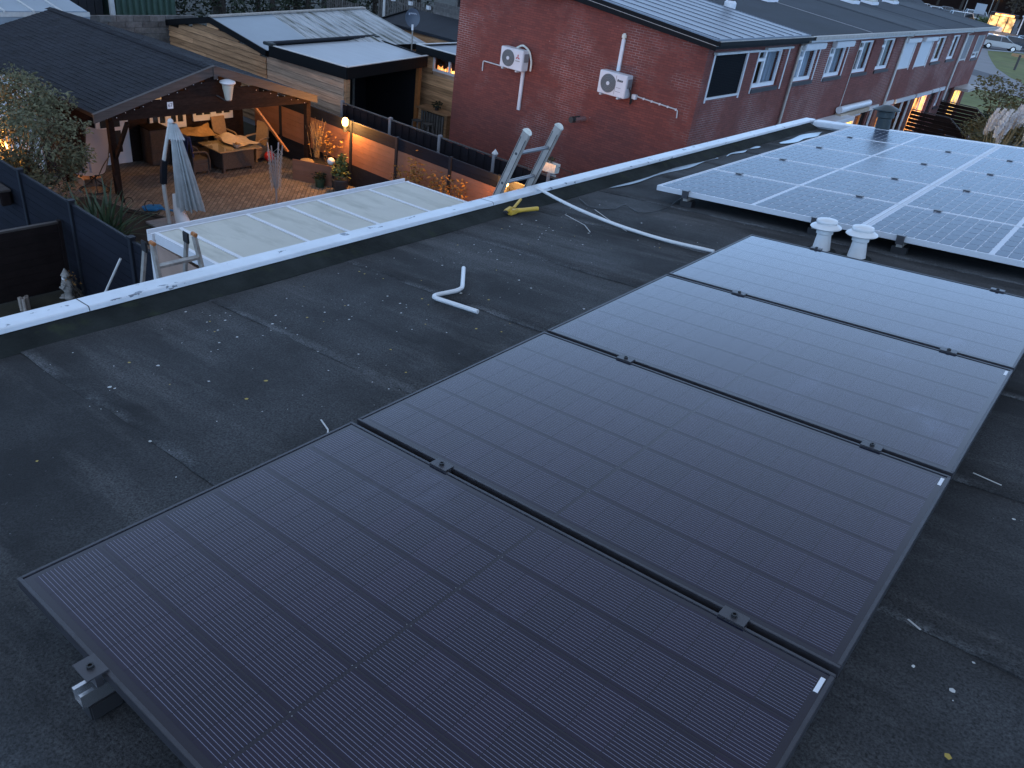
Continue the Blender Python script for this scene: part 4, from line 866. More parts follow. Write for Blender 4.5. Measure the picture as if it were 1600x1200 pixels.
# stepladder beside the patio roof
t = thing('stepladder', 'old stepladder with orange caps standing beside the patio roof', 'stepladder', (-6.6, 3.9, G))
for (xb, xt, nm, w_) in ((-5.5, -6.45, 'front_stile', 0.075), (-7.6, -6.62, 'rear_stile', 0.06)):
    for y in (3.78, 4.30): part(nm, MB().beam((xb, y - (0.12 if y < 4 else -0.12), G), (xt, y, -2.12 if nm[0] == 'f' else -2.16), 0.035, w_, up=(1, 0, 0.2)), MT['alu_dark'], t, bevel=0.004)
for y in (3.78, 4.30):
    part('cap', MB().box(-6.50, -6.40, y - 0.022, y + 0.022, -2.118, -2.07), MT['orangewood'], t, bevel=0.01)
    part('hinge', MB().box(-6.64, -6.52, y - 0.045, y - 0.02, -2.24, -2.10), MT['rubber'], t, bevel=0.01)
for k in range(10):
    s_ = (k + 0.75) / 12.0; x = -6.45 + (0.95) * (s_); z = -2.12 + (G + 2.12) * s_
    part('tread', MB().box(x - 0.04, x + 0.04, 3.80 - 0.12 * s_, 4.28 + 0.12 * s_, z - 0.02, z + 0.01), MT['alu_dark'], t)

# ---------------------------------------------------------------- patio roof
t = thing('patio_roof', 'white framed patio roof with weathered translucent panes below the roof edge', 'patio roof', (-8, 8.4, G))
vx0, vx1, vz0, vz1 = -10.02, -5.6, -3.50, -3.30
def vz(x): return vz0 + (vz1 - vz0) * (x - vx0) / (vx1 - vx0)
ry = [5.62, 6.04, 7.31, 8.16, 8.85, 10.14, 11.19]
part('gutter', MB().prism([(vx0 - 0.02, 5.55, -3.47), (vx0 + 0.01, 5.55, -3.47), (vx0 + 0.01, 5.55, -3.53), (vx0 + 0.11, 5.55, -3.53), (vx0 + 0.11, 5.55, -3.49), (vx0 + 0.14, 5.55, -3.49), (vx0 + 0.14, 5.55, -3.66), (vx0 - 0.02, 5.55, -3.66)], (0, 5.72, 0)), MT['white'], t)
part('wall_beam', MB().box(vx1, vx1 + 0.1, 5.58, 11.24, vz1 - 0.14, vz1 + 0.06), MT['white'], t)
xa = vx0 + 0.145
for y in ry:
    part('rafter', MB().prism([(xa, y - 0.03, vz(xa) + 0.012), (vx1 - 0.002, y - 0.03, vz(vx1) + 0.012), (vx1 - 0.002, y - 0.03, vz(vx1) - 0.10), (xa, y - 0.03, vz(xa) - 0.10)], (0, 0.06, 0)), MT['white'], t)
for a, b in zip(ry[:-1], ry[1:]):
    part('pane', MB().prism([(xa, a + 0.032, vz(xa) - 0.004), (vx1 - 0.003, a + 0.032, vz(vx1) - 0.004), (vx1 - 0.003, a + 0.032, vz(vx1) - 0.02), (xa, a + 0.032, vz(xa) - 0.02)], (0, b - a - 0.064, 0)), MT['poly'], t)
for x in (vx0 + 0.06, vx1 + 0.05):
    for y in (5.62, 11.19): part('post', MB().box(x - 0.055, x + 0.055, y - 0.055, y + 0.055, G, -3.662 if x < -8 else vz1 - 0.142), MT['white'], t)
part('side_beam', MB().prism([(xa, 5.60, -3.66), (vx1 - 0.01, 5.60, -3.46), (vx1 - 0.01, 5.60, -3.40), (xa, 5.60, -3.60)], (0, 0.04, 0)), MT['white'], t)
for k in range(3):
    x0 = vx0 + 0.13 + k * 1.4; x1 = x0 + 1.36
    part('side_pane', MB().box(x0, x1, 5.61, 5.62, G + 0.1, -3.68), MT['polybrown'], t); part('side_mullion', MB().box(x1, x1 + 0.04, 5.60, 5.64, G, -3.665 + 0.06 * k), MT['white'], t)
part('curtain', MB().box(vx0 + 0.3, vx1 - 0.2, 5.95, 5.97, G + 0.05, -3.75), MT['beige'], t)

# ---------------------------------------------------------------- terracotta fence and the black fence behind it
fx = [-20.6, -19.2, -17.88, -15.90, -14.02, -12.0, -10.3, -8.4, -6.5]
t = thing('terracotta_fence', 'terracotta board fence with dark bands and posts, lit by a lamp', 'fence', (-13.5, 14.9, G))
for x in fx[1:]: part('post', MB().box(x - 0.045, x + 0.045, 14.83, 14.93, G, G + 1.90), MT['anthpost'], t, bevel=0.006)
for a, b in zip(fx[:-1], fx[1:]):
    for k in range(12):
        m_ = 'anth' if k < 4 or k > 9 else 'terra'
        part('board', MB().box(a + 0.047, b - 0.047, 14.872, 14.892 + 0.0015 * (k % 2), G + 0.03 + k * 0.152, G + 0.178 + k * 0.152), MT[m_], t)
    part('top_rail', MB().box(a + 0.047, b - 0.047, 14.86, 14.90, G + 1.855, G + 1.88), MT['anthpost'], t)
def lamp_light(parent, loc, energy, r=0.06, col=(1.0, 0.42, 0.09)):
    l = bpy.data.lights.new('lamp_light', 'POINT'); l.energy = energy; l.color = col; l.shadow_soft_size = r
    o = bpy.data.objects.new('lamp_light', l); o.parent = parent; setm(o, Matrix.Translation(Vector(loc) - MW[parent.name].translation)); C.objects.link(o)
for k, (x, lab) in enumerate([(-15.98, 'glowing orange wall lamp on the terracotta fence above the planter'), (-9.98, 'glowing orange wall lamp on the terracotta fence seen through the ladder')]):
    y = 14.70; z = -4.16
    t = thing('wall_lamp', lab, 'lamp', (x, y, z), group='lamps on the terracotta fence')
    part('globe', MB().lathe([(0.045, 0.0), (0.075, 0.02), (0.085, 0.10), (0.08, 0.18), (0.05, 0.22), (0.0001, 0.225)], 16), MT['lampglass'], t, local=True, smooth=True)
    part('holder', MB().lathe([(0.06, -0.16), (0.06, -0.002)], 12), MT['anthpost'], t, local=True); part('bracket', MB().box(-0.03, 0.03, 0.05, 0.155, -0.14, -0.08), MT['anthpost'], t, local=True)
    lamp_light(t, (x - 0.10, y - 0.10, z + 0.08), 8.0)
    lamp_light(t, (x + 0.22, y - 0.14, z + 0.08), 34.0)
gx = [-17.62, -15.48, -13.47, -11.45, -9.6, -7.75]
t = thing('black_board_fence', 'black overlapping board fence with pale concrete posts below the brick gable', 'fence', (-13, 16.0, G))
for x in gx:
    pp = part('post', MB().box(x - 0.05, x + 0.05, 15.93, 16.03, G, G + 1.98), MT['concrete'], t, bevel=0.008)
part('post_cap', MB().lathe([(0.085, 0), (0.085, 0.03), (0.0001, 0.14)], 4, (gx[3], 15.98, G + 1.981), Matrix.Rotation(rad(45), 4, 'Z')), MT['offwhite'], t)
for a, b in zip(gx[:-1], gx[1:]):
    n = 13
    for k in range(n):
        x = a + 0.055 + (b - a - 0.11) * (k + 0.5) / n; o = 0.018 * (k % 2)
        part('board', MB().box(x - 0.085, x + 0.085, 15.955 + o, 15.970 + o, G + 0.05, G + 1.88 + rng.uniform(-0.01, 0.015)), MT['blkboard'], t)
    part('capping', MB().box(a + 0.052, b - 0.052, 15.94, 16.01, G + 1.905, G + 1.93), MT['barge'], t)
t = thing('balcony_planter', 'cream box planter with a small plant behind the black fence, seen past the ladder', 'planter', (-9.75, 16.0, -3.95))
part('box', MB().prism([(-10.0, 16.06, -3.70), (-9.5, 16.06, -3.70), (-9.54, 16.09, -3.94), (-9.96, 16.09, -3.94)], (0, 0.2, 0)), MT['cream'], t)
lv = MB(); leaf_cloud(lv, 90, blob_points([((-9.85, 16.16, -3.64), (0.2, 0.1, 0.12))]), 0.09); part('foliage', lv, MT['leaf_dark'], t)
part('pot', MB().lathe([(0.07, 0), (0.1, 0.16)], 12, (-9.62, 16.14, -4.15)), MT['offwhite'], t)
t = thing('iron_plant_rack', 'black iron plant rack against the brick gable, behind the ladder', 'rack', (-9.3, 16.3, G))
rk = MB()
for x in (-9.75, -9.1):
    rk.tube([(x, 16.25, G), (x, 16.25, -3.75)], 0.012, 6)
for z in (-3.8, -4.3, -4.8): rk.tube([(-9.75, 16.25, z), (-9.42, 16.22, z + 0.03), (-9.1, 16.25, z)], 0.010, 6)
part('frame', rk, MT['iron'], t)

# plants along the terracotta fence
def sparse(name, label, x0, x1, y, h, n, leaf, grp=None, size=0.105):
    t = thing(name, label, 'shrub', ((x0 + x1) / 2, y, G), group=grp)
    st = MB(); lv = MB()
    for k in range(max(5, int((x1 - x0) * 9))):
        x = rng.uniform(x0, x1); tp = Vector((x + rng.gauss(0, 0.2), y + rng.gauss(0, 0.12), G + h * rng.uniform(0.6, 1.05))); b = Vector((x * 0.6 + (x0 + x1) * 0.2, y, G))
        mid = (b + tp) / 2 + Vector((rng.gauss(0, 0.1), rng.gauss(0, 0.06), 0.1)); st.tube([b, mid, tp], [0.012, 0.008, 0.003], 4)
        for _ in range(n):
            s = rng.uniform(0.35, 1.0); p = (mid * (1 - s) + tp * s) if rng.random() < 0.8 else mid; p = p + Vector((rng.gauss(0, 0.09), rng.gauss(0, 0.07), rng.gauss(0, 0.08)))
            leaf_cloud(lv, 1, lambda: p, size)
    part('foliage', lv, MT[leaf], t); part('stems', st, MT['bark'], t); return t
sparse('autumn_shrub', 'sparse yellow-leaved shrub on the terracotta fence, left of the two above the patio roof', -13.7, -12.5, 14.45, 1.6, 40, 'leaf_yel', 'yellowing shrubs along the terracotta fence')
sparse('autumn_shrub', 'sparse yellow-leaved shrub on the terracotta fence, right of the two above the patio roof', -12.3, -11.1, 14.45, 1.65, 44, 'leaf_yel', 'yellowing shrubs along the terracotta fence')
sparse('autumn_shrub', 'thin yellow-leaved shrub in the corner planter under the fence lamp', -16.9, -16.1, 14.55, 1.55, 20, 'leaf_yel', 'yellowing shrubs along the terracotta fence')
t = thing('dry_grass', 'tall dry ornamental grass in the corner planter by the cabin post', 'plant', (-17.0, 14.55, G + 0.6))
for k in range(26):
    a = rng.uniform(0, 6.283); h_ = rng.uniform(0.6, 1.15); b = Vector((-17.0 + rng.gauss(0, 0.06), 14.5 + rng.gauss(0, 0.05), G + 0.6)); e = b + Vector((math.cos(a) * rng.uniform(0.1, 0.4), math.sin(a) * 0.12, h_)); m_ = b + (e - b) * 0.6 + Vector((0, 0, 0.12))
    part('blade', MB().tube([b, m_, e], [0.007, 0.006, 0.004], 4), MT['straw'], t)

# corner planter with ball, pots
t = thing('corner_planter', 'brown board planter box at the foot of the lamp-lit fence', 'planter', (-16.5, 14.4, G))
poly = [(-17.15, 13.75), (-16.0, 14.32), (-16.0, 14.80), (-17.15, 14.80)]
fr = [Vector((-17.15, 13.75, 0)), Vector((-16.0, 14.32, 0))]
for k in range(4): part('board', MB().beam(fr[0] + Vector((0, 0, G + 0.075 + 0.152 * k)), fr[1] + Vector((0, 0, G + 0.075 + 0.152 * k)), 0.03, 0.148), MT['terra'], t)
part('post', MB().box(-16.03, -15.93, 14.28, 14.40, G, G + 0.68), MT['anthpost'], t); part('soil', MB().prism([(x, y, G + 0.45) for x, y in [(-17.1, 13.82), (-16.05, 14.36), (-16.05, 14.8), (-17.1, 14.8)]], (0, 0, 0.07)), MT['soil'], t)
part('straw', MB().lathe([(0.22, 0), (0.18, 0.06), (0.0001, 0.1)], 12, (-16.95, 14.1, G + 0.521)), MT['straw'], t)
part('garden_ball', MB().sphere((-15.98, 14.2, G + 0.79), 0.105, 18, 12), MT['sticker'], smooth=True, label='small white ball on the end of the brown planter box', cat='ball')
t = thing('potted_plant', 'bushy light green plant in a dark round pot beside the planter', 'potted plant', (-15.62, 14.25, G))
part('pot', MB().lathe([(0.15, 0), (0.24, 0.22), (0.25, 0.36), (0.23, 0.38), (0.21, 0.34)], 20, (-15.62, 14.25, G)), MT['glaze'], t, smooth=True)
lv = MB(); leaf_cloud(lv, 420, blob_points([((-15.62, 14.25, G + 0.55), (0.26, 0.24, 0.2)), ((-15.6, 14.25, G + 0.75), (0.16, 0.16, 0.22)), ((-15.6, 14.28, G + 0.95), (0.1, 0.1, 0.16))]), 0.10); part('foliage', lv, MT['leaf_green'], t)
t = thing('potted_plant', 'small dark green plant pot at the right end of the planter', 'potted plant', (-16.22, 14.0, G))
part('pot', MB().lathe([(0.12, 0), (0.165, 0.24), (0.15, 0.25), (0.14, 0.2)], 18, (-16.22, 14.0, G)), MT['greenpot'], t, smooth=True)
lv = MB(); leaf_cloud(lv, 120, blob_points([((-16.22, 14.0, G + 0.32), (0.18, 0.18, 0.12))]), 0.09); part('foliage', lv, MT['leaf_dark'], t)

# ---------------------------------------------------------------- garden cabin with a wide canopy
CX0, CX1, CYL, CYR, CYM = -17.05, -25.6, 8.22, 14.48, 11.33
EZ2, RZ2 = -3.56, -2.66
t = cab = thing('garden_cabin', 'garden cabin with a wide shingled roof and an open porch lit orange inside', 'cabin', (-20, 11.3, G))
def cz(y): return EZ2 + (RZ2 - EZ2) * (1 - abs(y - CYM) / (CYM - CYL))
rf = part('roof', MB().prism([(CX0, CYL, EZ2), (CX0, CYM, RZ2), (CX0, CYR, cz(CYR)), (CX0, CYR, cz(CYR) - 0.08), (CX0, CYM, RZ2 - 0.09), (CX0, CYL, EZ2 - 0.08)], (CX1 - CX0, 0, 0)), MT['darkwood'], t)
# shingle courses: overlapping tabs, each course a little proud
for side_ in (-1, 1):
    sm = MB(); n = 24; W_ = (CYM - CYL) if side_ < 0 else (CYR - CYM); ytab = 0.33
    for k in range(n):
        s0, s1 = k / n, (k + 1.15) / n
        ya = (CYL if side_ < 0 else CYR) - side_ * W_ * s0; yb = (CYL if side_ < 0 else CYR) - side_ * W_ * min(1, s1)
        x = CX0 - 0.02 - (0.165 if k % 2 else 0)
        first = True
        while x > CX1:
            xe = max(CX1, x - ytab + 0.012)
            if first and k % 2: sm.add([(CX0 - 0.01, ya, cz(ya) + 0.016), (x - 0.0 + 0.012, ya, cz(ya) + 0.016), (x + 0.012, yb, cz(yb) + 0.004), (CX0 - 0.01, yb, cz(yb) + 0.004)], [(0, 1, 2, 3)])
            first = False; dz = rng.uniform(0.011, 0.022)
            sm.add([(x, ya, cz(ya) + dz), (xe, ya, cz(ya) + dz), (xe, yb, cz(yb) + 0.005), (x, yb, cz(yb) + 0.005), (x, ya, cz(ya) + 0.001), (xe, ya, cz(ya) + 0.001)], [(0, 1, 2, 3), (0, 1, 5, 4)])
            x -= ytab
    part('shingle', sm, MT['shingle'], rf, kind='stuff')
rc = MB(); x = CX0 - 0.02
while x > CX1:
    for s_ in (-1, 1): rc.add([(x, CYM, RZ2 + 0.035), (x - 0.20, CYM, RZ2 + 0.025), (x - 0.20, CYM + 0.17 * s_, cz(CYM + 0.17 * s_) + 0.022), (x, CYM + 0.17 * s_, cz(CYM + 0.17 * s_) + 0.032)], [(0, 1, 2, 3)])
    x -= 0.17
part('ridge_caps', rc, MT['shingle'], rf, kind='stuff')
for (ya, yb) in ((CYL - 0.06, CYM), (CYR + 0.06, CYM)):
    part('barge_board', MB().prism([(CX0 + 0.002, ya, cz(ya) + 0.03), (CX0 + 0.002, yb, RZ2 + 0.04), (CX0 + 0.002, yb, RZ2 - 0.17), (CX0 + 0.002, ya, cz(ya) - 0.16)], (0.035, 0, 0)), MT['barge'], t)
    part('barge_capping', MB().prism([(CX0 + 0.05, ya, cz(ya) + 0.032), (CX0 + 0.05, yb, RZ2 + 0.042), (CX0 + 0.05, yb, RZ2 + 0.06), (CX0 + 0.05, ya, cz(ya) + 0.05)], (-0.10, 0, 0)), MT['barge'], t)
part('finial', MB().box(CX0 + 0.04, CX0 + 0.075, CYM - 0.05, CYM + 0.05, RZ2 - 0.26, RZ2 + 0.02), MT['barge'], t)
n = 6
for k in range(n):                                                   # horizontal gable boards
    z0 = -3.70 + 0.172 * k; z1 = z0 + 0.168
    hw = (CYM - CYL) * (1 - max(0, (z1 - (EZ2 - 0.1)) / (RZ2 - EZ2))) - 0.1
    hw = min(hw, 2.95)
    if hw > 0.1: part('gable_board', MB().box(CX0 - 0.16, CX0 - 0.12 + 0.004 * (k % 2), CYM - hw, CYM + hw, z0, z1), MT['darkwood'], t)
part('tie_beam', MB().box(CX0 - 0.30, CX0 - 0.165, CYL + 0.45, CYR - 0.1, -3.78, -3.64), MT['darkwood'], t)
for (x, y) in ((-18.2, 9.08), (-17.3, 14.40)):
    part('post', MB().box(x - 0.07, x + 0.07, y - 0.07, y + 0.07, G, -3.81 if y > 10 else -3.62), MT['darkwood'], t)
for y in (9.08, 14.40): part('eave_beam', MB().box(-20.4, -17.2, y - 0.05, y + 0.05, -3.80 if y > 10 else -3.615, -3.68 if y > 10 else -3.50), MT['darkwood'], t)
part('brace', MB().beam((-18.2, 9.10, -5.0), (-17.4, 9.12, -3.9), 0.07, 0.09), MT['darkwood'], t)
part('brace', MB().beam((-18.25, 9.05, -5.35), (-17.55, 8.85, G + 0.02), 0.07, 0.10), MT['darkwood'], t)
part('back_wall', MB().box(-20.62, -20.50, 8.4, 14.4, G, -3.56), MT['darkwood'], t)
part('rear_wall', MB().box(-25.5, -20.63, 8.35, 8.47, G, -3.6), MT['white'], t); part('rear_wall', MB().box(-25.5, -20.63, 14.2, 14.32, G, -3.6), MT['darkwood'], t); part('rear_wall', MB().box(-25.55, -25.43, 8.48, 14.19, G, -3.6), MT['darkwood'], t)
part('side_wall', MB().box(-20.49, -19.6, 8.42, 8.50, G, -3.7), MT['darkwood'], t)
for (y0, y1, z0, z1) in ((12.66, 14.0, -4.92, -4.10), (11.30, 12.42, -5.05, -4.15)):
    f = MB(); x0, x1 = -20.495, -20.43
    f.box(x0, x1, y0, y1, z0, z0 + 0.16).box(x0, x1, y0, y1, z1 - 0.08, z1).box(x0, x1, y0, y0 + 0.09, z0 + 0.16, z1 - 0.08).box(x0, x1, y1 - 0.09, y1, z0 + 0.16, z1 - 0.08)
    ym = (y0 + y1) / 2; f.box(x0, x1, ym - 0.09, ym + 0.09, z0 + 0.16, z1 - 0.08)
    for q in ((y0 + 0.09 + ym - 0.09) / 2, (ym + 0.09 + y1 - 0.09) / 2): f.box(x0, x1 - 0.01, q - 0.025, q + 0.025, z0 + 0.16, z1 - 0.08)
    wn = part('window', f, MT['white'], t); part('pane', MB().box(-20.49, -20.47, y0 + 0.09, y1 - 0.09, z0 + 0.16, z1 - 0.08), MT['carglass'], wn)
dr = part('door', MB().box(-20.495, -20.44, 9.75, 10.66, G + 0.02, -3.95), MT['white'], t)
part('pane', MB().box(-20.438, -20.43, 9.87, 10.42, G + 0.35, G + 0.95).box(-20.438, -20.43, 9.87, 10.42, G + 1.05, -4.1), MT['carglass'], dr)
part('brace', MB().beam((-17.5, 12.75, -3.78), (-17.35, 13.72, -5.12), 0.05, 0.13, up=(1, 0, 0)), MT['orangewood'], t)  # porch glow on this wood strip is painted in as orange
t = thing('porch_light', 'warm lamp hanging under the cabin porch roof', 'lamp', (-18.9, 12.9, -3.55))
part('shade', MB().lathe([(0.03, 0.10), (0.14, 0.0), (0.13, 0.0), (0.025, 0.09)], 16), MT['iron'], t, local=True, smooth=True); part('bulb', MB().sphere((0, 0, -0.01), 0.045, 10, 8), MT['lampglass'], t, local=True, smooth=True)
part('cord', MB().tube([(0, 0, 0.1), (0, 0, 0.36)], 0.008, 6), MT['iron'], t, local=True)
lamp_light(t, (-18.9, 12.9, -3.64), 16.0, 0.05, (1.0, 0.50, 0.14))
# gable fittings
t = thing('house_number', 'small white number plate on the dark cabin gable', 'number plate', (CX0 - 0.11, 10.13, -3.58))
part('plate', MB().box(CX0 - 0.114, CX0 - 0.10, 10.055, 10.205, -3.585, -3.425), MT['sticker'], t)
def text_mesh(name, body, size, M, mat, parent):
    cu = bpy.data.curves.new('text', 'FONT'); cu.body = body; cu.size = size; cu.extrude = 0.001; cu.align_x = 'CENTER'; cu.align_y = 'CENTER'
    o = bpy.data.objects.new('text', cu); C.objects.link(o); dg = bpy.context.evaluated_depsgraph_get()
    me = bpy.data.meshes.new_from_object(o.evaluated_get(dg)); bpy.data.objects.remove(o); me.materials.clear(); me.materials.append(mat)
    me.transform(MW[parent.name].inverted() @ M); ob = bpy.data.objects.new(name, me); ob.parent = parent; C.objects.link(ob); MW[ob.name] = MW[parent.name]
MX = Matrix(((0, 0, 1, 0), (1, 0, 0, 0), (0, 1, 0, 0), (0, 0, 0, 1)))       # text in the y-z plane, facing +x
text_mesh('digits', '67', 0.12, Matrix.Translation((CX0 - 0.097, 10.13, -3.505)) @ MX, MT['joint'], t)
t = thing('gable_lantern', 'white mushroom-shaped lantern on a bracket at the cabin gable', 'lamp', (CX0 + 0.12, 11.62, -3.45))
part('cap', MB().lathe([(0.15, 0.40), (0.20, 0.44), (0.19, 0.48), (0.08, 0.52), (0.0001, 0.525)], 20), MT['white'], t, local=True, smooth=True)
part('glass', MB().lathe([(0.085, 0.03), (0.10, 0.12), (0.15, 0.40)], 20), MT['poly'], t, local=True, smooth=True); part('foot', MB().lathe([(0.06, 0.0), (0.085, 0.03)], 16), MT['alu'], t, local=True)
part('bracket', MB().tube([(-0.22, -0.20, 0.10), (-0.05, -0.05, -0.01), (0, 0, 0.0)], 0.02, 8), MT['iron'], t, local=True, smooth=True)
t = thing('fairy_lights', 'string of tiny white bulbs along the cabin gable edge', 'string lights', (CX0 + 0.05, CYM, RZ2 - 0.2))
for k in range(26):
    y = CYL + 0.3 + (CYR - CYL - 0.6) * k / 25
    part('bulb', MB().sphere((CX0 - 0.105 + 0.03, y, cz(y) - 0.20 - 0.07 * abs(math.sin(k * 1.3))), 0.011, 6, 4), MT['sticker'], t)
t = thing('garden_lamp', 'orange garden lamp behind the tall shrub at the left edge', 'lamp', (-19.5, 7.1, -4.85))
part('globe', MB().sphere((0, 0, 0.1), 0.08, 12, 8), MT['lampglass'], t, local=True, smooth=True); part('pole', MB().tube([(0, 0, 0.02), (0, 0, G + 4.85)], 0.025, 8), MT['iron'], t, local=True)
lamp_light(t, (-19.2, 6.85, -4.55), 30.0)

# furniture under the canopy
def high_chair(x, y, rz_, label, m='rattan', grp='high-backed rattan chairs round the table'):
    t = thing('rattan_chair', label, 'chair', (x, y, G), rz_, grp)
    part('seat', MB().box(-0.24, 0.24, -0.25, 0.25, 0.34, 0.44), MT[m], t, local=True, bevel=0.015)
    part('apron', MB().box(-0.24, 0.24, -0.25, 0.25, 0.10, 0.338), MT[m], t, local=True)
    part('backrest', MB().prism([(-0.24, 0.20, 0.442), (-0.24, 0.26, 0.442), (-0.24, 0.36, 1.08), (-0.24, 0.31, 1.08)], (0.48, 0, 0)), MT[m], t, local=True, bevel=0.01)
    for sx in (-1, 1):
        part('armrest', MB().tube(smooth_path([(0.26 * sx, 0.27, 0.68), (0.27 * sx, -0.16, 0.66), (0.26 * sx, -0.25, 0.45), (0.25 * sx, -0.25, 0.12)], 0.1), 0.028, 8), MT[m], t, local=True, smooth=True)
        for sy in (-1, 1): part('leg', MB().box(0.20 * sx - 0.025, 0.20 * sx + 0.025, 0.21 * sy - 0.025, 0.21 * sy + 0.025, 0, 0.098), MT[m], t, local=True)
    return t
t = thing('rattan_table', 'brown rattan box table with a glass top under the cabin porch', 'table', (-18.85, 12.85, G))
part('base', MB().box(-19.15, -18.45, 12.30, 13.35, G + 0.10, G + 0.63), MT['rattan'], t, bevel=0.015); part('table_top', MB().box(-19.45, -18.32, 12.15, 13.55, G + 0.632, G + 0.665), MT['rattan_lit'], t, bevel=0.008); part('glass_top', MB().box(-19.43, -18.34, 12.17, 13.53, G + 0.666, G + 0.674), MT['glass'], t)  # honey top colour carries the orange reflection on the glass
for x in (-19.1, -18.5):
    for y in (12.35, 13.3): part('leg', MB().box(x - 0.04, x + 0.04, y - 0.04, y + 0.04, G, G + 0.098), MT['rattan'], t)
ch = high_chair(-18.85, 11.72, rad(180), 'high-backed rattan chair left of the table, navy cloth over its back')
high_chair(-20.05, 13.45, rad(95), 'honey-lit rattan chair with its back to the cabin windows', 'rattan_lit'); high_chair(-19.25, 13.98, rad(10), 'honey-lit rattan chair at the right end of the table', 'rattan_lit')  # lamp glow on these two chairs is in their colour
part('navy_cloth', MB().prism([(-19.13, 11.30, G + 0.62), (-19.13, 11.33, G + 1.12), (-19.13, 11.42, G + 1.12), (-19.13, 11.50, G + 0.55), (-19.13, 11.46, G + 0.55), (-19.13, 11.39, G + 1.08), (-19.13, 11.36, G + 1.08)], (0.56, 0, 0)), MT['navy'], label='navy blue cloth hung over the back of the left rattan chair', cat='cloth')
def cloth_heap(name, x0, x1, y0, y1, zf, mat, label):
    n = 20; vs = []; fs = []; ph = rng.random() * 6
    for j in range(n + 1):
        for i in range(n + 1):
            u, v = i / n, j / n; x = x0 + (x1 - x0) * u; y = y0 + (y1 - y0) * v
            vs.append((x + 0.05 * math.sin(v * 9 + ph), y + 0.05 * math.sin(u * 8), zf(u, v) + 0.03 * math.sin(u * 13 + ph) * math.sin(v * 11)))
    for j in range(n):
        for i in range(n): a = j * (n + 1) + i; fs.append((a, a + 1, a + n + 2, a + n + 1))
    return part(name, MB().add(vs, fs), MT[mat], smooth=True, label=label, cat='cloth')
cloth_heap('table_cover', -19.5, -18.55, 12.75, 13.75, lambda u, v: G + 0.71 + 0.20 * math.exp(-((u - 0.3) ** 2 * 10 + (v - 0.25) ** 2 * 12)) - (0.16 if v > 0.85 else 0) * (v - 0.85) / 0.15, 'beige', 'beige furniture cover thrown back over the rattan table')
cloth_heap('blanket', -20.25, -19.55, 11.7, 12.9, lambda u, v: G + 0.86 + 0.12 * math.sin(u * 5) * v, 'ochre', 'ochre blanket on the bench behind the rattan table')
t = thing('rattan_bench', 'dark rattan bench against the cabin wall under the ochre blanket', 'bench', (-20.0, 12.2, G))
part('seat', MB().box(-20.35, -19.65, 11.55, 13.0, G + 0.08, G + 0.44), MT['rattan'], t, bevel=0.02); part('backrest', MB().box(-20.38, -20.25, 11.55, 13.0, G + 0.442, G + 0.84), MT['rattan'], t, bevel=0.02)
t = thing('rattan_cabinet', 'tall dark cushion box left of the rattan bench', 'cabinet', (-20.1, 11.2, G))
part('body', MB().box(-20.40, -19.85, 10.95, 11.50, G + 0.03, G + 1.02), MT['rattan'], t, bevel=0.015); part('lid', MB().box(-20.42, -19.83, 10.93, 11.52, G + 1.022, G + 1.06), MT['darkwood'], t)
t = thing('fruit_bowl', 'small patterned bowl on the glass table top', 'bowl', (-18.55, 12.85, G + 0.675))
part('bowl', MB().lathe([(0.05, 0.0), (0.11, 0.05), (0.12, 0.10), (0.11, 0.10), (0.10, 0.06), (0.0001, 0.03)], 16), MT['beige'], t, local=True, smooth=True); part('fruit', MB().sphere((0.03, 0, 0.1), 0.045, 8, 6).sphere((-0.04, 0.02, 0.1), 0.045, 8, 6), MT['ochre'], t, local=True, smooth=True)
part('pink_ball', MB().sphere((-18.75, 14.1, G + 0.2), 0.16, 14, 10), MT['red'], smooth=True, label='red ball on the paving at the right end of the table', cat='ball')

# relax chair on a round base
t = thing('relax_chair', 'grey sling relax chair on a round black tube base by the cabin post', 'chair', (-18.75, 8.72, G))
O = Vector((-18.75, 8.72, G)); ROT = Matrix.Rotation(rad(35), 4, 'Z')
def P(x, y, z): return O + ROT @ Vector((x, y, z))
bs = MB().tube([P(0.36 * math.cos(a), 0.36 * math.sin(a), 0.02) for a in [6.283 * k / 24 for k in range(24)]], 0.018, 6, True)
for a in (0.6, 2.2, 3.9, 5.4): bs.tube([P(0.36 * math.cos(a), 0.36 * math.sin(a), 0.02), P(0.14 * math.cos(a + 2.6), 0.14 * math.sin(a + 2.6), 0.42)], 0.015, 6)
part('base', bs, MT['iron'], t, smooth=True)
seatp = [(-0.02, -0.42, 0.50), (0, -0.2, 0.44), (0, 0.08, 0.42), (0, 0.30, 0.75), (0, 0.46, 1.15), (0, 0.52, 1.45)]
for nm, (a, b), mt in (('seat', (0, 3), 'mesh_light'), ('backrest', (2, 6), 'mesh_grey')):
    vs = []; fs = []
    for q in seatp[a:b]:
        for k in range(5):
            u = (k - 2) / 2; vs.append(P(u * 0.31, q[1], q[2] + 0.05 * u * u))
    for j in range(b - a - 1):
        for k in range(4): i0 = j * 5 + k; fs.append((i0, i0 + 1, i0 + 6, i0 + 5))
    part(nm, MB().add(vs, fs), MT[mt], t, smooth=True)
fm = MB()
for u in (-1, 1): fm.tube(smooth_path([P(u * 0.31, q[1], q[2] + 0.05) for q in seatp], 0.1, 3), 0.014, 6)
for u in (-1, 1): fm.tube(smooth_path([P(u * 0.32, 0.34, 0.85), P(u * 0.36, -0.1, 0.70), P(u * 0.33, -0.3, 0.5)], 0.1), 0.014, 6)
part('frame', fm, MT['iron'], t, smooth=True)
t = thing('sandpit_box', 'low pale wooden box beside the relax chair', 'wooden box', (-19.35, 8.95, G))
for k in range(3): part('board', MB().box(-19.75, -19.0, 8.60 + 0.16 * k, 8.745 + 0.16 * k, G + 0.20, G + 0.225), MT['larch'], t)
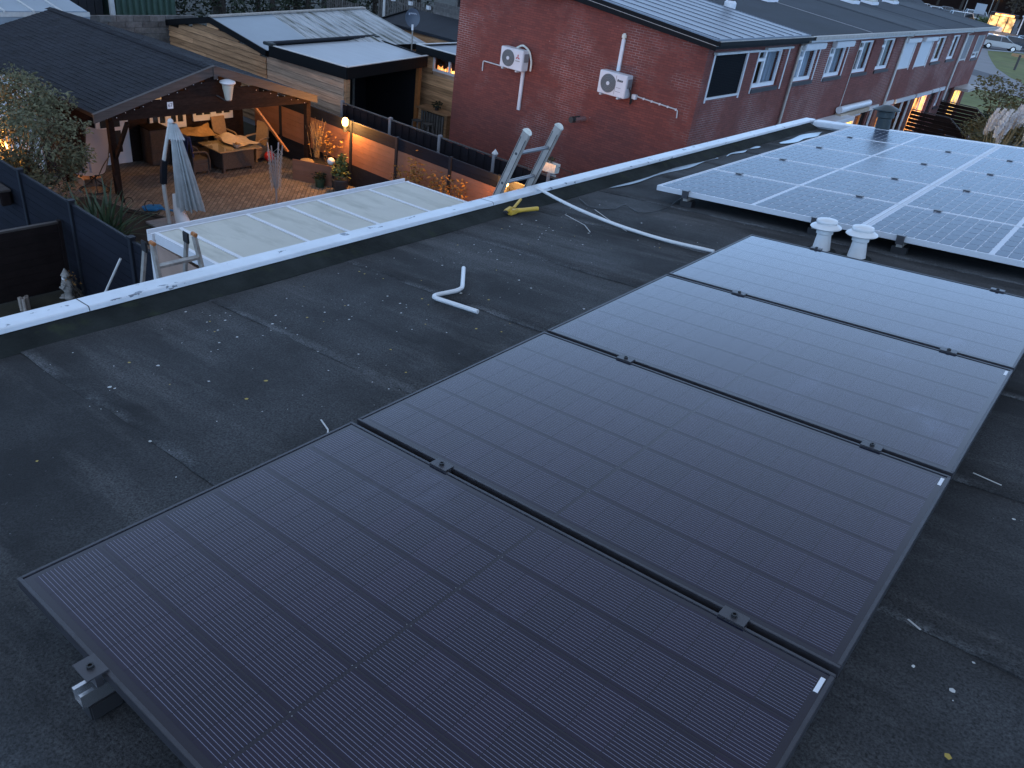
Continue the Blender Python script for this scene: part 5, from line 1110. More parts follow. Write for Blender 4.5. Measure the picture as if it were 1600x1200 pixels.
part('side', MB().box(-19.74, -19.01, 8.61, 9.07, G, G + 0.198), MT['greywood'], t)
t = thing('iron_bench', 'curly black wrought iron plant stand next to the yucca', 'plant stand', (-16.9, 8.4, G))
O = Vector((-16.75, 8.65, G))
for s_ in (0, 1):
    c = O + Vector((0.42 * s_, 0.28 * s_, 0)); sc = []
    for k in range(20):
        a = 0.3 * k; r = 0.05 + 0.011 * k; sc.append(c + Vector((r * math.cos(a) * 0.85, r * math.cos(a) * 0.5, 0.30 + r * math.sin(a))))
    part('scroll', MB().tube(sc, 0.011, 6), MT['iron'], t, smooth=True)
part('rail', MB().tube([O + Vector((-0.25, -0.15, 0.03)), O + Vector((0.7, 0.45, 0.03))], 0.012, 6), MT['iron'], t)
t = thing('blue_dustpan', 'bright blue plastic shovel lying by the parasol foot', 'shovel', (-16.6, 9.25, G))
part('blade', MB().prism([(-16.95, 9.0, G + 0.03), (-16.72, 8.93, G + 0.03), (-16.5, 9.12, G + 0.05), (-16.55, 9.36, G + 0.07), (-16.80, 9.42, G + 0.05), (-16.98, 9.22, G + 0.03)], (0, 0, 0.05)), MT['blue'], t, bevel=0.012)
part('handle', MB().tube([(-16.55, 9.24, G + 0.09), (-16.0, 9.55, G + 0.12)], 0.028, 8), MT['blue'], t, smooth=True)

# cantilever parasol, folded
t = thing('folded_parasol', 'folded grey-green cantilever parasol with a pale curved mast', 'parasol', (-15.75, 9.05, G))
A = Vector((-15.62, 8.98, G))
part('base', MB().box(A.x - 0.4, A.x + 0.4, A.y - 0.4, A.y + 0.4, G + 0.005, G + 0.06), MT['concrete'], t, bevel=0.01)
mast = smooth_path([A + Vector((0, 0, 0.06)), A + Vector((-0.06, -0.03, 0.9)), A + Vector((-0.03, 0.0, 1.5)), A + Vector((0.07, 0.10, 2.1)), A + Vector((0.14, 0.17, 2.5))], 0.4, 5)
part('mast', MB().tube(mast, [0.05 - 0.012 * k / (len(mast) - 1) for k in range(len(mast))], 12), MT['offwhite'], t, smooth=True)
part('crank_box', MB().beam(A + Vector((-0.055, -0.03, 1.02)), A + Vector((-0.02, 0.02, 1.6)), 0.13, 0.12, up=(1, 0, 0)), MT['anthpost'], t, bevel=0.015)
part('end_cap', MB().sphere(A + Vector((0.15, 0.18, 2.50)), 0.065, 12, 8), MT['offwhite'], t, smooth=True)
cb = A + Vector((0.42, 0.34, 0.52)); ct = A + Vector((0.20, 0.22, 2.44)); nf = 16; vs = []; fs = []; rows = 9
for j in range(rows + 1):
    s = j / rows; c = ct.lerp(cb, s); r = 0.06 + 0.25 * s ** 0.8
    for k in range(nf * 2):
        a = math.pi * k / nf; rr = r * (1.0 if k % 2 else 0.62 - 0.1 * s) * (1 + 0.06 * math.sin(k * 2.3))
        vs.append(c + Vector((rr * math.cos(a) * 1.25, rr * math.sin(a) * 1.0, (0.04 * math.sin(k * 1.7) if j == rows else 0))))
n2 = nf * 2
for j in range(rows):
    for k in range(n2): fs.append((j * n2 + k, j * n2 + (k + 1) % n2, (j + 1) * n2 + (k + 1) % n2, (j + 1) * n2 + k))
part('canopy', MB().add(vs, fs), MT['cloth'], t)
vs = []
for j in range(2):
    for k in range(n2): a = math.pi * k / nf; r = (0.065, 0.17)[j] * (1.05 if k % 2 else 0.75); c = ct.lerp(cb, (0.0, 0.16)[j]) + Vector((0, 0, 0.02)); vs.append(c + Vector((r * math.cos(a) * 1.2, r * math.sin(a), -0.05 * (k % 2) * j)))
part('vent_cap', MB().add(vs, [(k, (k + 1) % n2, n2 + (k + 1) % n2, n2 + k) for k in range(n2)]), MT['cloth'], t)
part('sleeve', MB().tube([A + Vector((0.16, 0.10, 0.82)), A + Vector((0.2, 0.14, 0.45)), A + Vector((0.3, 0.18, 0.12))], [0.05, 0.12, 0.17], 10), MT['sticker'], t, smooth=True)

# folded rotary dryer
t = thing('rotary_dryer', 'folded rotary clothes dryer standing on the brick paving', 'clothes dryer', (-15.68, 12.1, G))
O = Vector((-15.68, 12.1, G)); part('pole', MB().tube([O, O + Vector((0, 0, 1.25))], 0.028, 8), MT['chrome'], t, smooth=True)
for k in range(4):
    a = k * math.pi / 2 + 0.5; dv = Vector((math.cos(a), math.sin(a), 0)); ar = part('arm', MB().tube([O + dv * 0.04 + Vector((0, 0, 0.42)), O + dv * 0.13 + Vector((0, 0, 1.0)), O + dv * 0.21 + Vector((0, 0, 1.6))], 0.018, 6), MT['chrome'], t, smooth=True)
cd = MB()
for k in range(4):
    a0, a1 = k * math.pi / 2 + 0.5, (k + 1) * math.pi / 2 + 0.5
    for q in range(9):
        z = 0.65 + 0.1 * q; r = 0.06 + 0.15 * (z - 0.42) / 1.18; p0_ = O + Vector((math.cos(a0) * r, math.sin(a0) * r, z)); p1_ = O + Vector((math.cos(a1) * r, math.sin(a1) * r, z)); m_ = (p0_ + p1_) / 2 + Vector((math.cos((a0 + a1) / 2) * 0.07, math.sin((a0 + a1) / 2) * 0.07, -0.30 + 0.02 * q))
        cd.tube([p0_, m_, p1_], 0.005, 4)
part('cord', cd, MT['net'], t)

# ---------------------------------------------------------------- larch shed with carport
t = thing('larch_shed', 'larch clad shed with a pale sheet roof and an open dark carport', 'shed', (-20, 18, G))
YW = 16.62
A_, B_, C_, D_ = (-25.4, YW - 0.1, -2.87), (-24.9, 23.2, -2.47), (-22.15, YW - 0.1, -3.36), (-21.3, 23.2, -3.13)
E_l = (-29.7, YW - 0.1, -3.72); F_l = (-29.4, 23.2, -3.5)
def mid(p, q, s): return tuple(p[i] * (1 - s) + q[i] * s for i in range(3))
def dn(p, h): return (p[0], p[1], p[2] - h)
def slab(p, q, r, s, h): return MB().add([p, q, r, s, dn(p, h), dn(q, h), dn(r, h), dn(s, h)], [(0, 1, 2, 3), (7, 6, 5, 4), (0, 4, 5, 1), (1, 5, 6, 2), (2, 6, 7, 3), (3, 7, 4, 0)])
sA, sC = 0.36, 0.30
part('roof', slab(A_, mid(A_, B_, sA), mid(C_, D_, sC), C_, 0.05), MT['plainroof'], t, label='plain pale blue part of the roof')
part('roof', slab(mid(A_, B_, sA), B_, D_, mid(C_, D_, sC), 0.05), MT['mossroof'], t, label='streaked mossy part of the roof')
part('roof', slab(A_, B_, F_l, E_l, 0.05), MT['bitumen'], t, label='dark rear slope of the roof')
ribs = MB()
for k in range(16):
    s = 0.38 + 0.61 * k / 15; s2 = 0.31 + 0.68 * k / 15; ribs.beam(mid(A_, B_, s), mid(C_, D_, s2), 0.03, 0.03)
part('roof_ribs', ribs, MT['mossroof'], t)
part('ridge_cap', MB().beam(Vector(A_) + Vector((0, 0, 0.03)), Vector(B_) + Vector((0, 0, 0.03)), 0.22, 0.05), MT['alu_dark'], t)
vb = MB()
for p, q in ((E_l, A_), (A_, C_)): vb.beam(Vector(p) + Vector((0, -0.02, -0.09)), Vector(q) + Vector((0, -0.02, -0.09)), 0.05, 0.20)
part('verge_board', vb, MT['fascia'], t)
part('eave_board', MB().beam(dn(C_, 0.1), dn(D_, 0.1), 0.05, 0.2), MT['fascia'], t)
part('corner_board', MB().box(-29.75, -29.6, YW - 0.06, YW + 0.04, G, -3.83), MT['fascia'], t)
bh = 0.19; k = 0                                            # horizontal weatherboards
while G + 0.02 + bh * k < -2.95:
    z0 = G + 0.02 + bh * k; z1 = z0 + bh - 0.022; zm = z1 + 0.12
    xl = -29.6 if zm < -3.72 else -29.6 + (zm + 3.72) / (3.72 - 2.87) * 4.2
    xr = -22.3 if zm < -3.36 else -22.3 - (zm + 3.36) / (3.36 - 2.87) * 3.1
    if xr - xl > 0.3:
        cuts = sorted([xl] + [x for x in (xl + rng.uniform(0.3, 0.7) * (xr - xl),)] + [xr])
        for a, b in zip(cuts[:-1], cuts[1:]): part('board', MB().prism([(a, YW, z0), (a, YW - 0.055, z0), (a, YW - 0.014, z1), (a, YW, z1)], (b - a - 0.004, 0, 0)), MT['larch'], t)
    k += 1
k = 0
while G + 0.02 + bh * k < -3.55:
    z0 = G + 0.02 + bh * k; z1 = z0 + bh - 0.012
    part('board', MB().prism([(-22.28, YW + 0.02, z0), (-22.28, YW - 0.012, z0), (-22.28, YW + 0.006, z1), (-22.28, YW + 0.02, z1)], (3.95, 0, 0)), MT['larch_grey'], t); k += 1
part('wall', MB().box(-29.6, -18.4, YW + 0.021, YW + 0.08, G, -3.78), MT['dark'], t)
part('rear_wall', MB().box(-29.5, -21.6, 23.0, 23.1, G, -3.65), MT['larch'], t)
part('eave_wall', MB().box(-21.75, -21.65, 21.6, 23.0, G, -3.3), MT['orangewood'], t)
P1, P2, P3, P4 = (-21.75, 16.35, -3.10), (-22.5, 21.6, -3.10), (-19.15, 21.1, -3.10), (-18.18, 16.62, -3.10)
part('carport_roof', slab(dn(P1, 0.05), dn(P2, 0.05), dn(P3, 0.05), dn(P4, 0.05), 0.1), MT['awnroof'], t)
fb = MB(); wt = MB(); up = Vector((0, 0, 1))
for p, q in ((P1, P4), (P4, P3), (P1, P2), (P2, P3)):
    fb.beam(Vector(p) + Vector((0, 0, -0.19)), Vector(q) + Vector((0, 0, -0.19)), 0.06, 0.36)
for p, q in ((P1, P4), (P4, P3)): wt.beam(Vector(p) + Vector((0, 0, 0.005)), Vector(q) + Vector((0, 0, 0.005)), 0.10, 0.025)
part('carport_fascia', fb, MT['fascia'], t); part('carport_edge_trim', wt, MT['offwhite'], t)
part('carport_gutter', MB().tube([Vector(P1) + Vector((0, 0, 0.04)), Vector(P2) + Vector((0, 0, 0.04))], 0.06, 8), MT['anthpost'], t)
for q in (P1, P2): part('corner_cap', MB().cbox(Vector(q) + Vector((0.02, 0, 0.03)), (0.45, 0.22, 0.10)), MT['flue'], t, bevel=0.02)
part('post', MB().box(-18.40, -18.24, 16.64, 16.80, G, -3.46), MT['larch'], t); part('post', MB().box(-19.42, -19.28, 20.86, 21.0, G, -3.46), MT['orangewood'], t)
part('carport_back_wall', MB().box(-22.3, -22.2, 16.72, 21.5, G, -3.3), MT['blackwall'], t); part('carport_side_wall', MB().box(-22.2, -19.5, 21.0, 21.1, G, -3.3), MT['blackwall'], t)  # black colour stands for the shade inside the carport
f = MB(); f.box(-22.19, -22.15, 19.2, 19.3, -5.6, -3.9).box(-22.19, -22.15, 20.3, 20.4, -5.6, -3.9).box(-22.19, -22.15, 19.31, 20.29, -4.0, -3.9).box(-22.19, -22.15, 19.31, 20.29, -5.6, -5.5)
part('carport_window', f, MT['alu_dark'], t)

# ---------------------------------------------------------------- small larch outbuilding with a strip window, beside the house
t = thing('larch_outbuilding', 'larch clad outbuilding with a white strip window next to the brick gable', 'shed', (-18, 21.6, G))
YB = 21.62; k = 0
while G + 0.02 + bh * k < -3.05:
    z0 = G + 0.02 + bh * k; z1 = z0 + bh - 0.012
    segs = [(-19.85, -14.5)]
    if z1 > -3.66 and z0 < -3.12: segs = [(-19.85, -19.32), (-17.62, -14.5)]
    for a, b in segs: part('board', MB().prism([(a, YB, z0), (a, YB - 0.032, z0), (a, YB - 0.014, z1), (a, YB, z1)], (b - a, 0, 0)), MT['larch'], t)
    k += 1
wb = MB(); wb.box(-19.85, -14.5, YB + 0.002, YB + 0.06, G, -3.68).box(-19.85, -19.3, YB + 0.002, YB + 0.06, -3.68, -3.1).box(-17.6, -14.5, YB + 0.002, YB + 0.06, -3.68, -3.1)
part('wall', wb, MT['larch_grey'], t); part('side_wall', MB().box(-19.87, -19.80, YB + 0.061, 25, G, -3.1), MT['larch_grey'], t)
x0, x1, z0, z1 = -19.30, -17.64, -3.66, -3.12
f = MB().box(x0, x1, YB - 0.05, YB + 0.02, z0, z0 + 0.09).box(x0, x1, YB - 0.05, YB + 0.02, z1 - 0.06, z1).box(x0, x0 + 0.07, YB - 0.05, YB + 0.02, z0 + 0.09, z1 - 0.06).box(x1 - 0.07, x1, YB - 0.05, YB + 0.02, z0 + 0.09, z1 - 0.06).box(-18.54, -18.45, YB - 0.05, YB + 0.02, z0 + 0.09, z1 - 0.06)
wn = part('window', f, MT['white'], t); part('pane', MB().box(x0 + 0.07, x1 - 0.07, YB - 0.015, YB - 0.01, z0 + 0.09, z1 - 0.06), MT['glass'], wn)
ff = MB()
for k in range(44): 
    x = rng.uniform(x0 + 0.1, x1 - 0.1); hgt = 0.05 + 0.12 * abs(math.sin(x * 7)); ff.box(x - 0.012, x + 0.016, YB + 0.10, YB + 0.11, z0 + 0.07, z0 + 0.09 + hgt * rng.uniform(0.3, 1))
part('lit_shelf', ff, MT['litor'], wn, kind='stuff'); part('interior', MB().box(x0, x1, YB + 0.4, YB + 0.45, z0 - 0.2, z1), MT['dark'], wn)
part('roof', MB().prism([(-20.0, YB - 0.15, -3.0), (-14.4, YB - 0.15, -3.0), (-14.4, 25, -3.0), (-20.0, 25, -3.0)], (0, 0, 0.05)), MT['zinc'], t)
fb = MB(); fb.box(-20.05, -14.4, YB - 0.20, YB - 0.152, -3.17, -2.90).box(-20.05, -20.002, YB - 0.15, 25, -3.17, -2.90); part('fascia', fb, MT['fascia'], t)
part('roof_trim', MB().box(-20.06, -14.4, YB - 0.21, YB - 0.08, -2.898, -2.875).box(-20.06, -19.93, YB - 0.079, 25, -2.898, -2.875).box(-19.92, -14.4, 24.9, 25, -2.898, -2.875), MT['offwhite'], t)
t = thing('pallet_bar', 'rough wooden bar table with pallet front by the larch outbuilding', 'table', (-18.7, 21.2, G))
part('top', MB().box(-19.35, -17.75, 20.85, 21.45, G + 1.0, G + 1.06), MT['larch'], t)
for x in (-19.2, -17.9): part('leg', MB().box(x - 0.06, x + 0.06, 20.95, 21.35, G, G + 0.998), MT['larch'], t)
for k in range(9): part('slat', MB().box(-19.08 + 0.13 * k, -19.0 + 0.13 * k, 20.90, 20.925, G + 0.08, G + 0.95), MT['greywood'], t)
part('back_board', MB().box(-19.1, -18.0, 21.2, 21.25, G + 0.05, G + 0.97), MT['dark'], t)
t = thing('bar_plant', 'small dark plant in a pot on the wooden bar table', 'potted plant', (-18.5, 21.1, G + 1.06))
part('pot', MB().lathe([(0.07, 0), (0.09, 0.12)], 12, (-18.5, 21.1, G + 1.061)), MT['glaze'], t); lv = MB(); leaf_cloud(lv, 90, blob_points([((-18.5, 21.1, G + 1.26), (0.18, 0.16, 0.12))]), 0.1); part('foliage', lv, MT['leaf_dark'], t)
for k in range(2):
    t = thing('bar_stool', 'dark wooden stool at the bar table, %s one' % ('left', 'right')[k], 'stool', (-18.95 + 0.55 * k, 20.6, G), group='stools at the bar table')
    part('seat', MB().box(-0.16, 0.16, -0.15, 0.15, 0.62, 0.66), MT['greywood'], t, local=True)
    for sx in (-1, 1):
        for sy in (-1, 1): part('leg', MB().beam((0.16 * sx, 0.15 * sy, 0), (0.12 * sx, 0.11 * sy, 0.618), 0.04, 0.04), MT['greywood'], t, local=True)

# ---------------------------------------------------------------- farther sheds and fences at the top left
t = thing('far_shed', 'low wooden shed with a dark felt roof behind the satellite dish', 'shed', (-22, 25.5, G))
k = 0
while G + 0.02 + bh * k < -3.25:
    z0 = G + 0.02 + bh * k; part('board', MB().prism([(-25.6, 25.0, z0), (-25.6, 24.97, z0), (-25.6, 24.985, z0 + 0.18), (-25.6, 25.0, z0 + 0.18)], (7.0, 0, 0)), MT['larch'], t); k += 1
part('wall', MB().box(-25.6, -18.6, 25.001, 26.8, G, -3.2), MT['larch_grey'], t); part('roof', MB().prism([(-25.8, 24.85, -3.16), (-25.8, 24.85, -3.06), (-25.8, 27.0, -2.62), (-25.8, 27.0, -2.72)], (7.4, 0, 0)), MT['bitumen'], t)
part('verge_trim', MB().beam((-25.82, 24.85, -3.06), (-25.82, 27.0, -2.62), 0.06, 0.14), MT['fascia'], t)
t = thing('satellite_dish', 'dark grey oval satellite dish with pale lettering behind the shed roof', 'satellite dish', (-21.2, 22.4, G))
c = Vector((-21.25, 22.35, -2.22)); nrm = Vector((0.72, -0.62, 0.10)).normalized(); ax = nrm.cross(Vector((0, 0, 1))).normalized(); ay = ax.cross(nrm)
def dishM(): return Matrix(((ax.x, ay.x, nrm.x, c.x), (ax.y, ay.y, nrm.y, c.y), (ax.z, ay.z, nrm.z, c.z), (0, 0, 0, 1)))
DM = dishM(); pr = [(0.0001, -0.055), (0.1, -0.05), (0.2, -0.032), (0.29, 0.0), (0.295, -0.006), (0.2, -0.04), (0.0001, -0.065)]
part('reflector', MB().lathe(pr, 28, (0, 0, 0), DM @ Matrix.Diagonal((0.92, 1.12, 1, 1))), MT['dish'], t, smooth=True)
lt = MB()
for k in range(7): lt.box(-0.15 + 0.035 * k, -0.127 + 0.035 * k, 0.125 + 0.006 * (k % 2), 0.175, -0.036, -0.030, DM)
lt.box(0.10, 0.15, 0.09, 0.165, -0.032, -0.026, DM)
part('lettering', lt, MT['lettering'], t)
part('feed_arm', MB().tube([DM @ Vector((0, -0.30, 0)), DM @ Vector((0, -0.36, 0.22))], 0.016, 6), MT['alu_dark'], t); part('feed_horn', MB().tube([DM @ Vector((0, -0.42, 0.22)), DM @ Vector((0, -0.22, 0.22))], 0.04, 8), MT['sticker'], t)
part('mast', MB().tube([(-21.32, 22.45, -4.2), (-21.32, 22.45, -2.3)], 0.028, 8), MT['alu_dark'], t)
part('steel_pole', MB().tube([(-27.85, 27.0, G), (-27.85, 27.0, -2.0)], 0.06, 8), MT['offwhite'], label='pale upright pole in front of the grey picket screen', cat='pole')
def slatfence(name, label, x0, x1, y, z0, z1, step, mat, cat='fence', horiz=False, rails=True):
    t = thing(name, label, cat, ((x0 + x1) / 2, y, G))
    if horiz:
        k = 0
        while z0 + step * k < z1: part('board', MB().box(x0, x1, y - 0.02 + 0.02 * (k % 2), y + 0.03, z0 + step * k, z0 + step * (k + 0.93)), MT[mat], t); k += 1
    else:
        k = 0
        while x0 + step * k < x1: part('slat', MB().box(x0 + step * k, x0 + step * (k + 0.6), y - 0.02, y, z0, z1 + rng.uniform(-0.03, 0.03)), MT[mat], t); k += 1
    if rails:
        for z in (z0 + 0.25, z1 - 0.25): part('rail', MB().box(x0, x1, y + 0.001, y + 0.04, z - 0.04, z + 0.04), MT[mat], t)
    return t
slatfence('picket_screen', 'tall grey slatted screen behind the satellite dish', -31.5, -26.9, 30.0, G, -2.75, 0.17, 'greywood')
slatfence('grey_fence', 'low grey picket fence above the right end of the streaked shed roof', -34.0, -31.2, 28.4, G, -3.25, 0.17, 'greywood')
slatfence('board_wall', 'weathered grey horizontal board wall left of the brick gable', -25.0, -18.0, 27.3, G, -2.30, 0.17, 'greywood', horiz=True, rails=False)
t = thing('black_shed', 'black clad shed with a pale diagonal brace behind the grey board wall', 'shed', (-24, 31, G))
for k in range(30): part('board', MB().box(-26.9 + 0.3 * k, -26.62 + 0.3 * k, 30.98 + 0.015 * (k % 2), 31.02, G, -1.3), MT['blackwall'], t)
part('wall', MB().box(-26.9, -18, 31.03, 34, G, -1.3), MT['blackwall'], t); part('roof', MB().box(-27.2, -17.8, 30.7, 34.2, -1.29, -1.15), MT['bitumen2'], t)
part('brace', MB().beam((-26.7, 30.93, -3.0), (-26.0, 30.7, -2.2), 0.08, 0.08), MT['offwhite'], t); part('corner_post', MB().box(-26.98, -26.88, 30.9, 31.0, G, -1.31), MT['greywood'], t)
for k in range(3):
    t = thing('garden_lantern', 'small white lantern on the grey slatted screen, %s of three' % ('left', 'middle', 'right')[k], 'lantern', (-30.3 + 1.25 * k, 29.9, -2.95), group='white lanterns on the slatted screen')
    part('glass', MB().box(-0.09, 0.09, -0.1, 0.05, 0, 0.18), MT['sticker'], t, local=True); part('roof', MB().lathe([(0.14, 0.182), (0.0001, 0.28)], 4), MT['iron'], t, local=True)
# green barn, black barn, block wall
t = thing('green_barn', 'green corrugated metal barn behind the garden cabin', 'barn', (-32, 17.6, G))
k = 0; y = 16.45
while y < 18.9:
    part('panel', MB().prism([(-32.0, y, G), (-31.9, y + 0.04, G), (-31.9, y + 0.13, G), (-32.0, y + 0.17, G), (-32.0, y + 0.26, G), (-32.03, y + 0.26, G), (-32.03, y, G)], (0, 0, 4.6)), MT['greenmetal'], t); y += 0.262
part('wall', MB().box(-36, -32.04, 16.4, 18.95, G, -1.35), MT['greenmetal'], t); part('roof', MB().box(-36.2, -31.7, 16.2, 19.2, -1.29, -1.15), MT['bitumen2'], t)
part('downpipe', MB().tube([(-31.85, 16.28, G), (-31.85, 16.28, -1.4)], 0.11, 10), MT['offwhite'], t)
t = thing('black_barn', 'black clad barn left of the green barn', 'barn', (-34, 13, G))
for k in range(20): part('board', MB().box(-32.25, -32.2 + 0.015 * (k % 2), 9.9 + 0.31 * k, 10.19 + 0.31 * k, G, -1.3), MT['blackwall'], t)
part('wall', MB().box(-37, -32.26, 9.9, 16.05, G, -1.3), MT['blackwall'], t); part('roof', MB().box(-37.2, -32.0, 9.7, 16.1, -1.29, -1.15), MT['bitumen2'], t)
t = thing('block_wall', 'dark grey block wall between the cabin roof and the green barn', 'wall', (-28.4, 15.0, G))
for r in range(13):
    for c in range(7):
        y = 13.4 + 0.62 * c - (0.31 if r % 2 else 0); part('block', MB().box(-28.5, -28.3 + 0.004 * ((r + c) % 2), max(13.2, y), y + 0.605, G + 0.2 * r, G + 0.2 * r + 0.19), MT['greywood'], t)
t = thing('glass_lean_to', 'pale translucent lean-to roof behind the cabin roof at the top left', 'lean-to', (-29.5, 10.5, G))
for k in range(8):
    y = 6.2 + 0.86 * k; part('pane', MB().prism([(-27.0, y, -2.95), (-31.8, y, -2.30), (-31.8, y, -2.33), (-27.0, y, -2.98)], (0, 0.80, 0)), MT['plainroof'], t)
    part('rafter', MB().prism([(-26.95, y - 0.05, -2.92), (-31.8, y - 0.05, -2.26), (-31.8, y - 0.05, -2.36), (-26.95, y - 0.05, -3.02)], (0, 0.045, 0)), MT['offwhite'], t)
part('front_beam', MB().box(-27.1, -27.0, 6.1, 13.1, -3.12, -2.985), MT['offwhite'], t); part('front_wall', MB().box(-27.08, -27.03, 6.1, 13.1, G, -3.13), MT['plainroof'], t)
# dark conifers behind
def conifer(x, y, h, r, label, grp, leaf='leaf_dark', n=2200):
    t = thing('conifer_tree', label, 'tree', (x, y, G), group=grp)
    part('trunk', MB().tube([(x, y, G), (x + rng.gauss(0, 0.1), y, G + h * 0.6), (x, y, G + h)], [0.16, 0.10, 0.02], 7), MT['bark'], t)
    lv = MB()
    def fn():
        s = rng.random() ** 0.8; a = rng.uniform(0, 6.283); rr = r * (1 - s * 0.75) * rng.uniform(0.5, 1) * (0.8 + 0.3 * math.sin(a * 3 + s * 14)); return (x + rr * math.cos(a), y + rr * math.sin(a), G + 1.0 + (h - 1.0) * s)
    leaf_cloud(lv, n, fn, 0.22, droop=0.5); part('crown', lv, MT[leaf], t)
    for k in range(5): 
        a = rng.uniform(0, 6.28); z = G + h * rng.uniform(0.15, 0.5); part('branch', MB().tube([(x, y, z), (x + r * 0.8 * math.cos(a), y + r * 0.8 * math.sin(a), z + 0.2)], [0.04, 0.012], 5), MT['bark'], t)
for k in range(13):
    x = -34.5 + rng.uniform(-1.0, 1.0) - (2.0 if k % 2 else 0); y = 19.6 + 1.35 * k
    conifer(x, y, rng.uniform(6.5, 8.5), rng.uniform(1.5, 2.0), 'dark conifer in the row of trees behind the pale shed roof', 'dark conifers behind the sheds')
for k in range(9): conifer(-42 - 2 * (k % 2), 6 + 4.5 * k, 10, 2.4, 'dark conifer in the far row behind the barns', 'far dark conifers', n=1800)

rng.seed(5)
# ---------------------------------------------------------------- right: garden screens, shrubs, pampas grass
def screen(y, label):
    t = thing('garden_screen', label, 'screen', (-6.3, y, G), group='brown board screens between the terrace gardens')
    for k in range(11):
        z0 = G + 0.03 + 0.175 * k; cut = max(0, (z0 + 0.16) - (G + 1.35)) * 1.4; x1 = -4.75 - cut
        part('board', MB().box(-7.45, x1, y - 0.015 + 0.01 * (k % 2), y + 0.02, z0, z0 + 0.155), MT['darkwood'], t)
    part('capping', MB().beam((-7.45, y, G + 1.99), (-5.7, y, G + 1.99), 0.08, 0.04).beam((-5.7, y, G + 1.97), (-4.72, y, G + 1.32), 0.07, 0.04), MT['barge'], t)
    part('post', MB().box(-4.78, -4.70, y - 0.04, y + 0.04, G, G + 1.34), MT['barge'], t)
screen(41.6, 'brown board garden screen right behind the dark flue, nearer one'); screen(47.2, 'brown board garden screen farther along the terrace, by the folding chairs')
for k in range(2):
    t = thing('folding_chair', 'grey tube folding chair leaning between the two garden screens, %s one' % ('left', 'right')[k], 'chair', (-5.6 + 0.9 * k, 42.9 + 0.8 * k, G), 0.4 + 0.7 * k, 'folding chairs by the garden screens')
    for s_ in (-1, 1):
        part('leg', MB().tube([(0.24 * s_, -0.25, 0), (0.24 * s_, 0.0, 0.6), (0.24 * s_, 0.22, 1.15)], 0.028, 6), MT['chrome'], t, local=True); part('leg', MB().tube([(0.22 * s_, 0.3, 0), (0.22 * s_, -0.2, 0.55)], 0.028, 6), MT['chrome'], t, local=True)
    part('seat', MB().box(-0.24, 0.24, -0.22, 0.15, 0.44, 0.48), MT['mesh_grey'], t, local=True); part('backrest', MB().beam((0, 0.10, 0.85), (0, 0.22, 1.12), 0.46, 0.03, up=(0, 1, 0)), MT['mesh_grey'], t, local=True)
t = thing('covered_barbecue', 'barbecue under a dark cover between the garden screens', 'barbecue', (-6.6, 43.6, G))
part('cover', MB().prism([(-7.0, 43.2, G), (-6.1, 43.2, G), (-6.15, 43.3, G + 1.0), (-6.4, 43.35, G + 1.2), (-6.8, 43.35, G + 1.2), (-6.95, 43.3, G + 1.0)], (0, 0.7, 0)), MT['anth'], t, bevel=0.05)
bl = []
for k in range(40):
    y = rng.uniform(33, 43); bl.append(((rng.uniform(-4.2, -0.6) - (y - 36) * 0.10, y, rng.uniform(G + 0.4, -2.15)), (0.75, 0.8, 0.6)))
shrub('garden_shrub', 'large olive brown shrub mass behind the silver panels at the right', (-2.8, 38, G), bl, 14000, 0.17, 'leaf_olive', nstem=40, r=0.03)
bl = [((-5.6 + 0.35 * k, 49.5 + 0.6 * k, G + 0.9), (0.6, 0.6, 0.9)) for k in range(4)]
shrub('dark_shrub', 'dark green shrub before the far lit window of the terrace', (-5.3, 50, G), bl, 1500, 0.18, 'leaf_dark', nstem=12)
t = thing('pampas_grass', 'pampas grass with big whitish plumes at the right edge', 'pampas grass', (-2.4, 32.0, G))
gb = MB()
for k in range(260):
    a = rng.uniform(0, 6.283); L_ = rng.uniform(1.4, 2.4); b = Vector((-2.2 + rng.gauss(0, 0.25), 32.0 + rng.gauss(0, 0.25), G)); o = Vector((math.cos(a), math.sin(a), 0)) * rng.uniform(0.4, 1.3)
    sd = Vector((-math.sin(a), math.cos(a), 0)) * 0.012; m_ = b + o * 0.4 + Vector((0, 0, L_)); e_ = b + o + Vector((0, 0, L_ * rng.uniform(0.5, 0.9)))
    gb.add([b - sd, b + sd, m_ + sd, m_ - sd, e_], [(0, 1, 2, 3), (3, 2, 4)])
part('blades', gb, MT['leaf_olive'], t, kind='stuff')
for k in range(24):
    tx = -2.75 + 1.9 * (k / 23) + rng.gauss(0, 0.08); ty = 32.0 + rng.gauss(0, 0.35); tz = -2.35 + rng.gauss(0, 0.22) + (0.2 if 8 < k < 16 else 0)
    b = Vector((-2.2 + rng.gauss(0, 0.15), 32 + rng.gauss(0, 0.15), G)); tip = Vector((tx, ty, tz + 0.40)); st = part('stem', MB().tube([b, (b + tip) / 2 + Vector((0, 0, 0.2)), tip - Vector((0, 0, 0.6))], 0.012, 5), MT['straw'], t)
    pl = MB(); lean = Vector((rng.gauss(0.10, 0.08), rng.gauss(0, 0.08), 0))
    for q in range(420):
        s = rng.random(); c = tip - Vector((0, 0, 0.75)) * (1 - s) + lean * s * s; r = 0.085 * math.sin(math.pi * min(1, 0.12 + s * 0.86)) ** 0.8; a = rng.uniform(0, 6.283); p = c + Vector((math.cos(a) * r * rng.random(), math.sin(a) * r * rng.random(), 0)); d0 = Vector((math.cos(a) * 0.6 + lean.x, math.sin(a) * 0.6, 0.9)).normalized() * rng.uniform(0.05, 0.12); sd = d0.cross(Vector((rng.gauss(0, 1), rng.gauss(0, 1), 0.3))).normalized() * 0.022
        pl.add([p - sd, p + sd, p + d0], [(0, 1, 2)])
    part('plume', pl, MT['plume'], t)

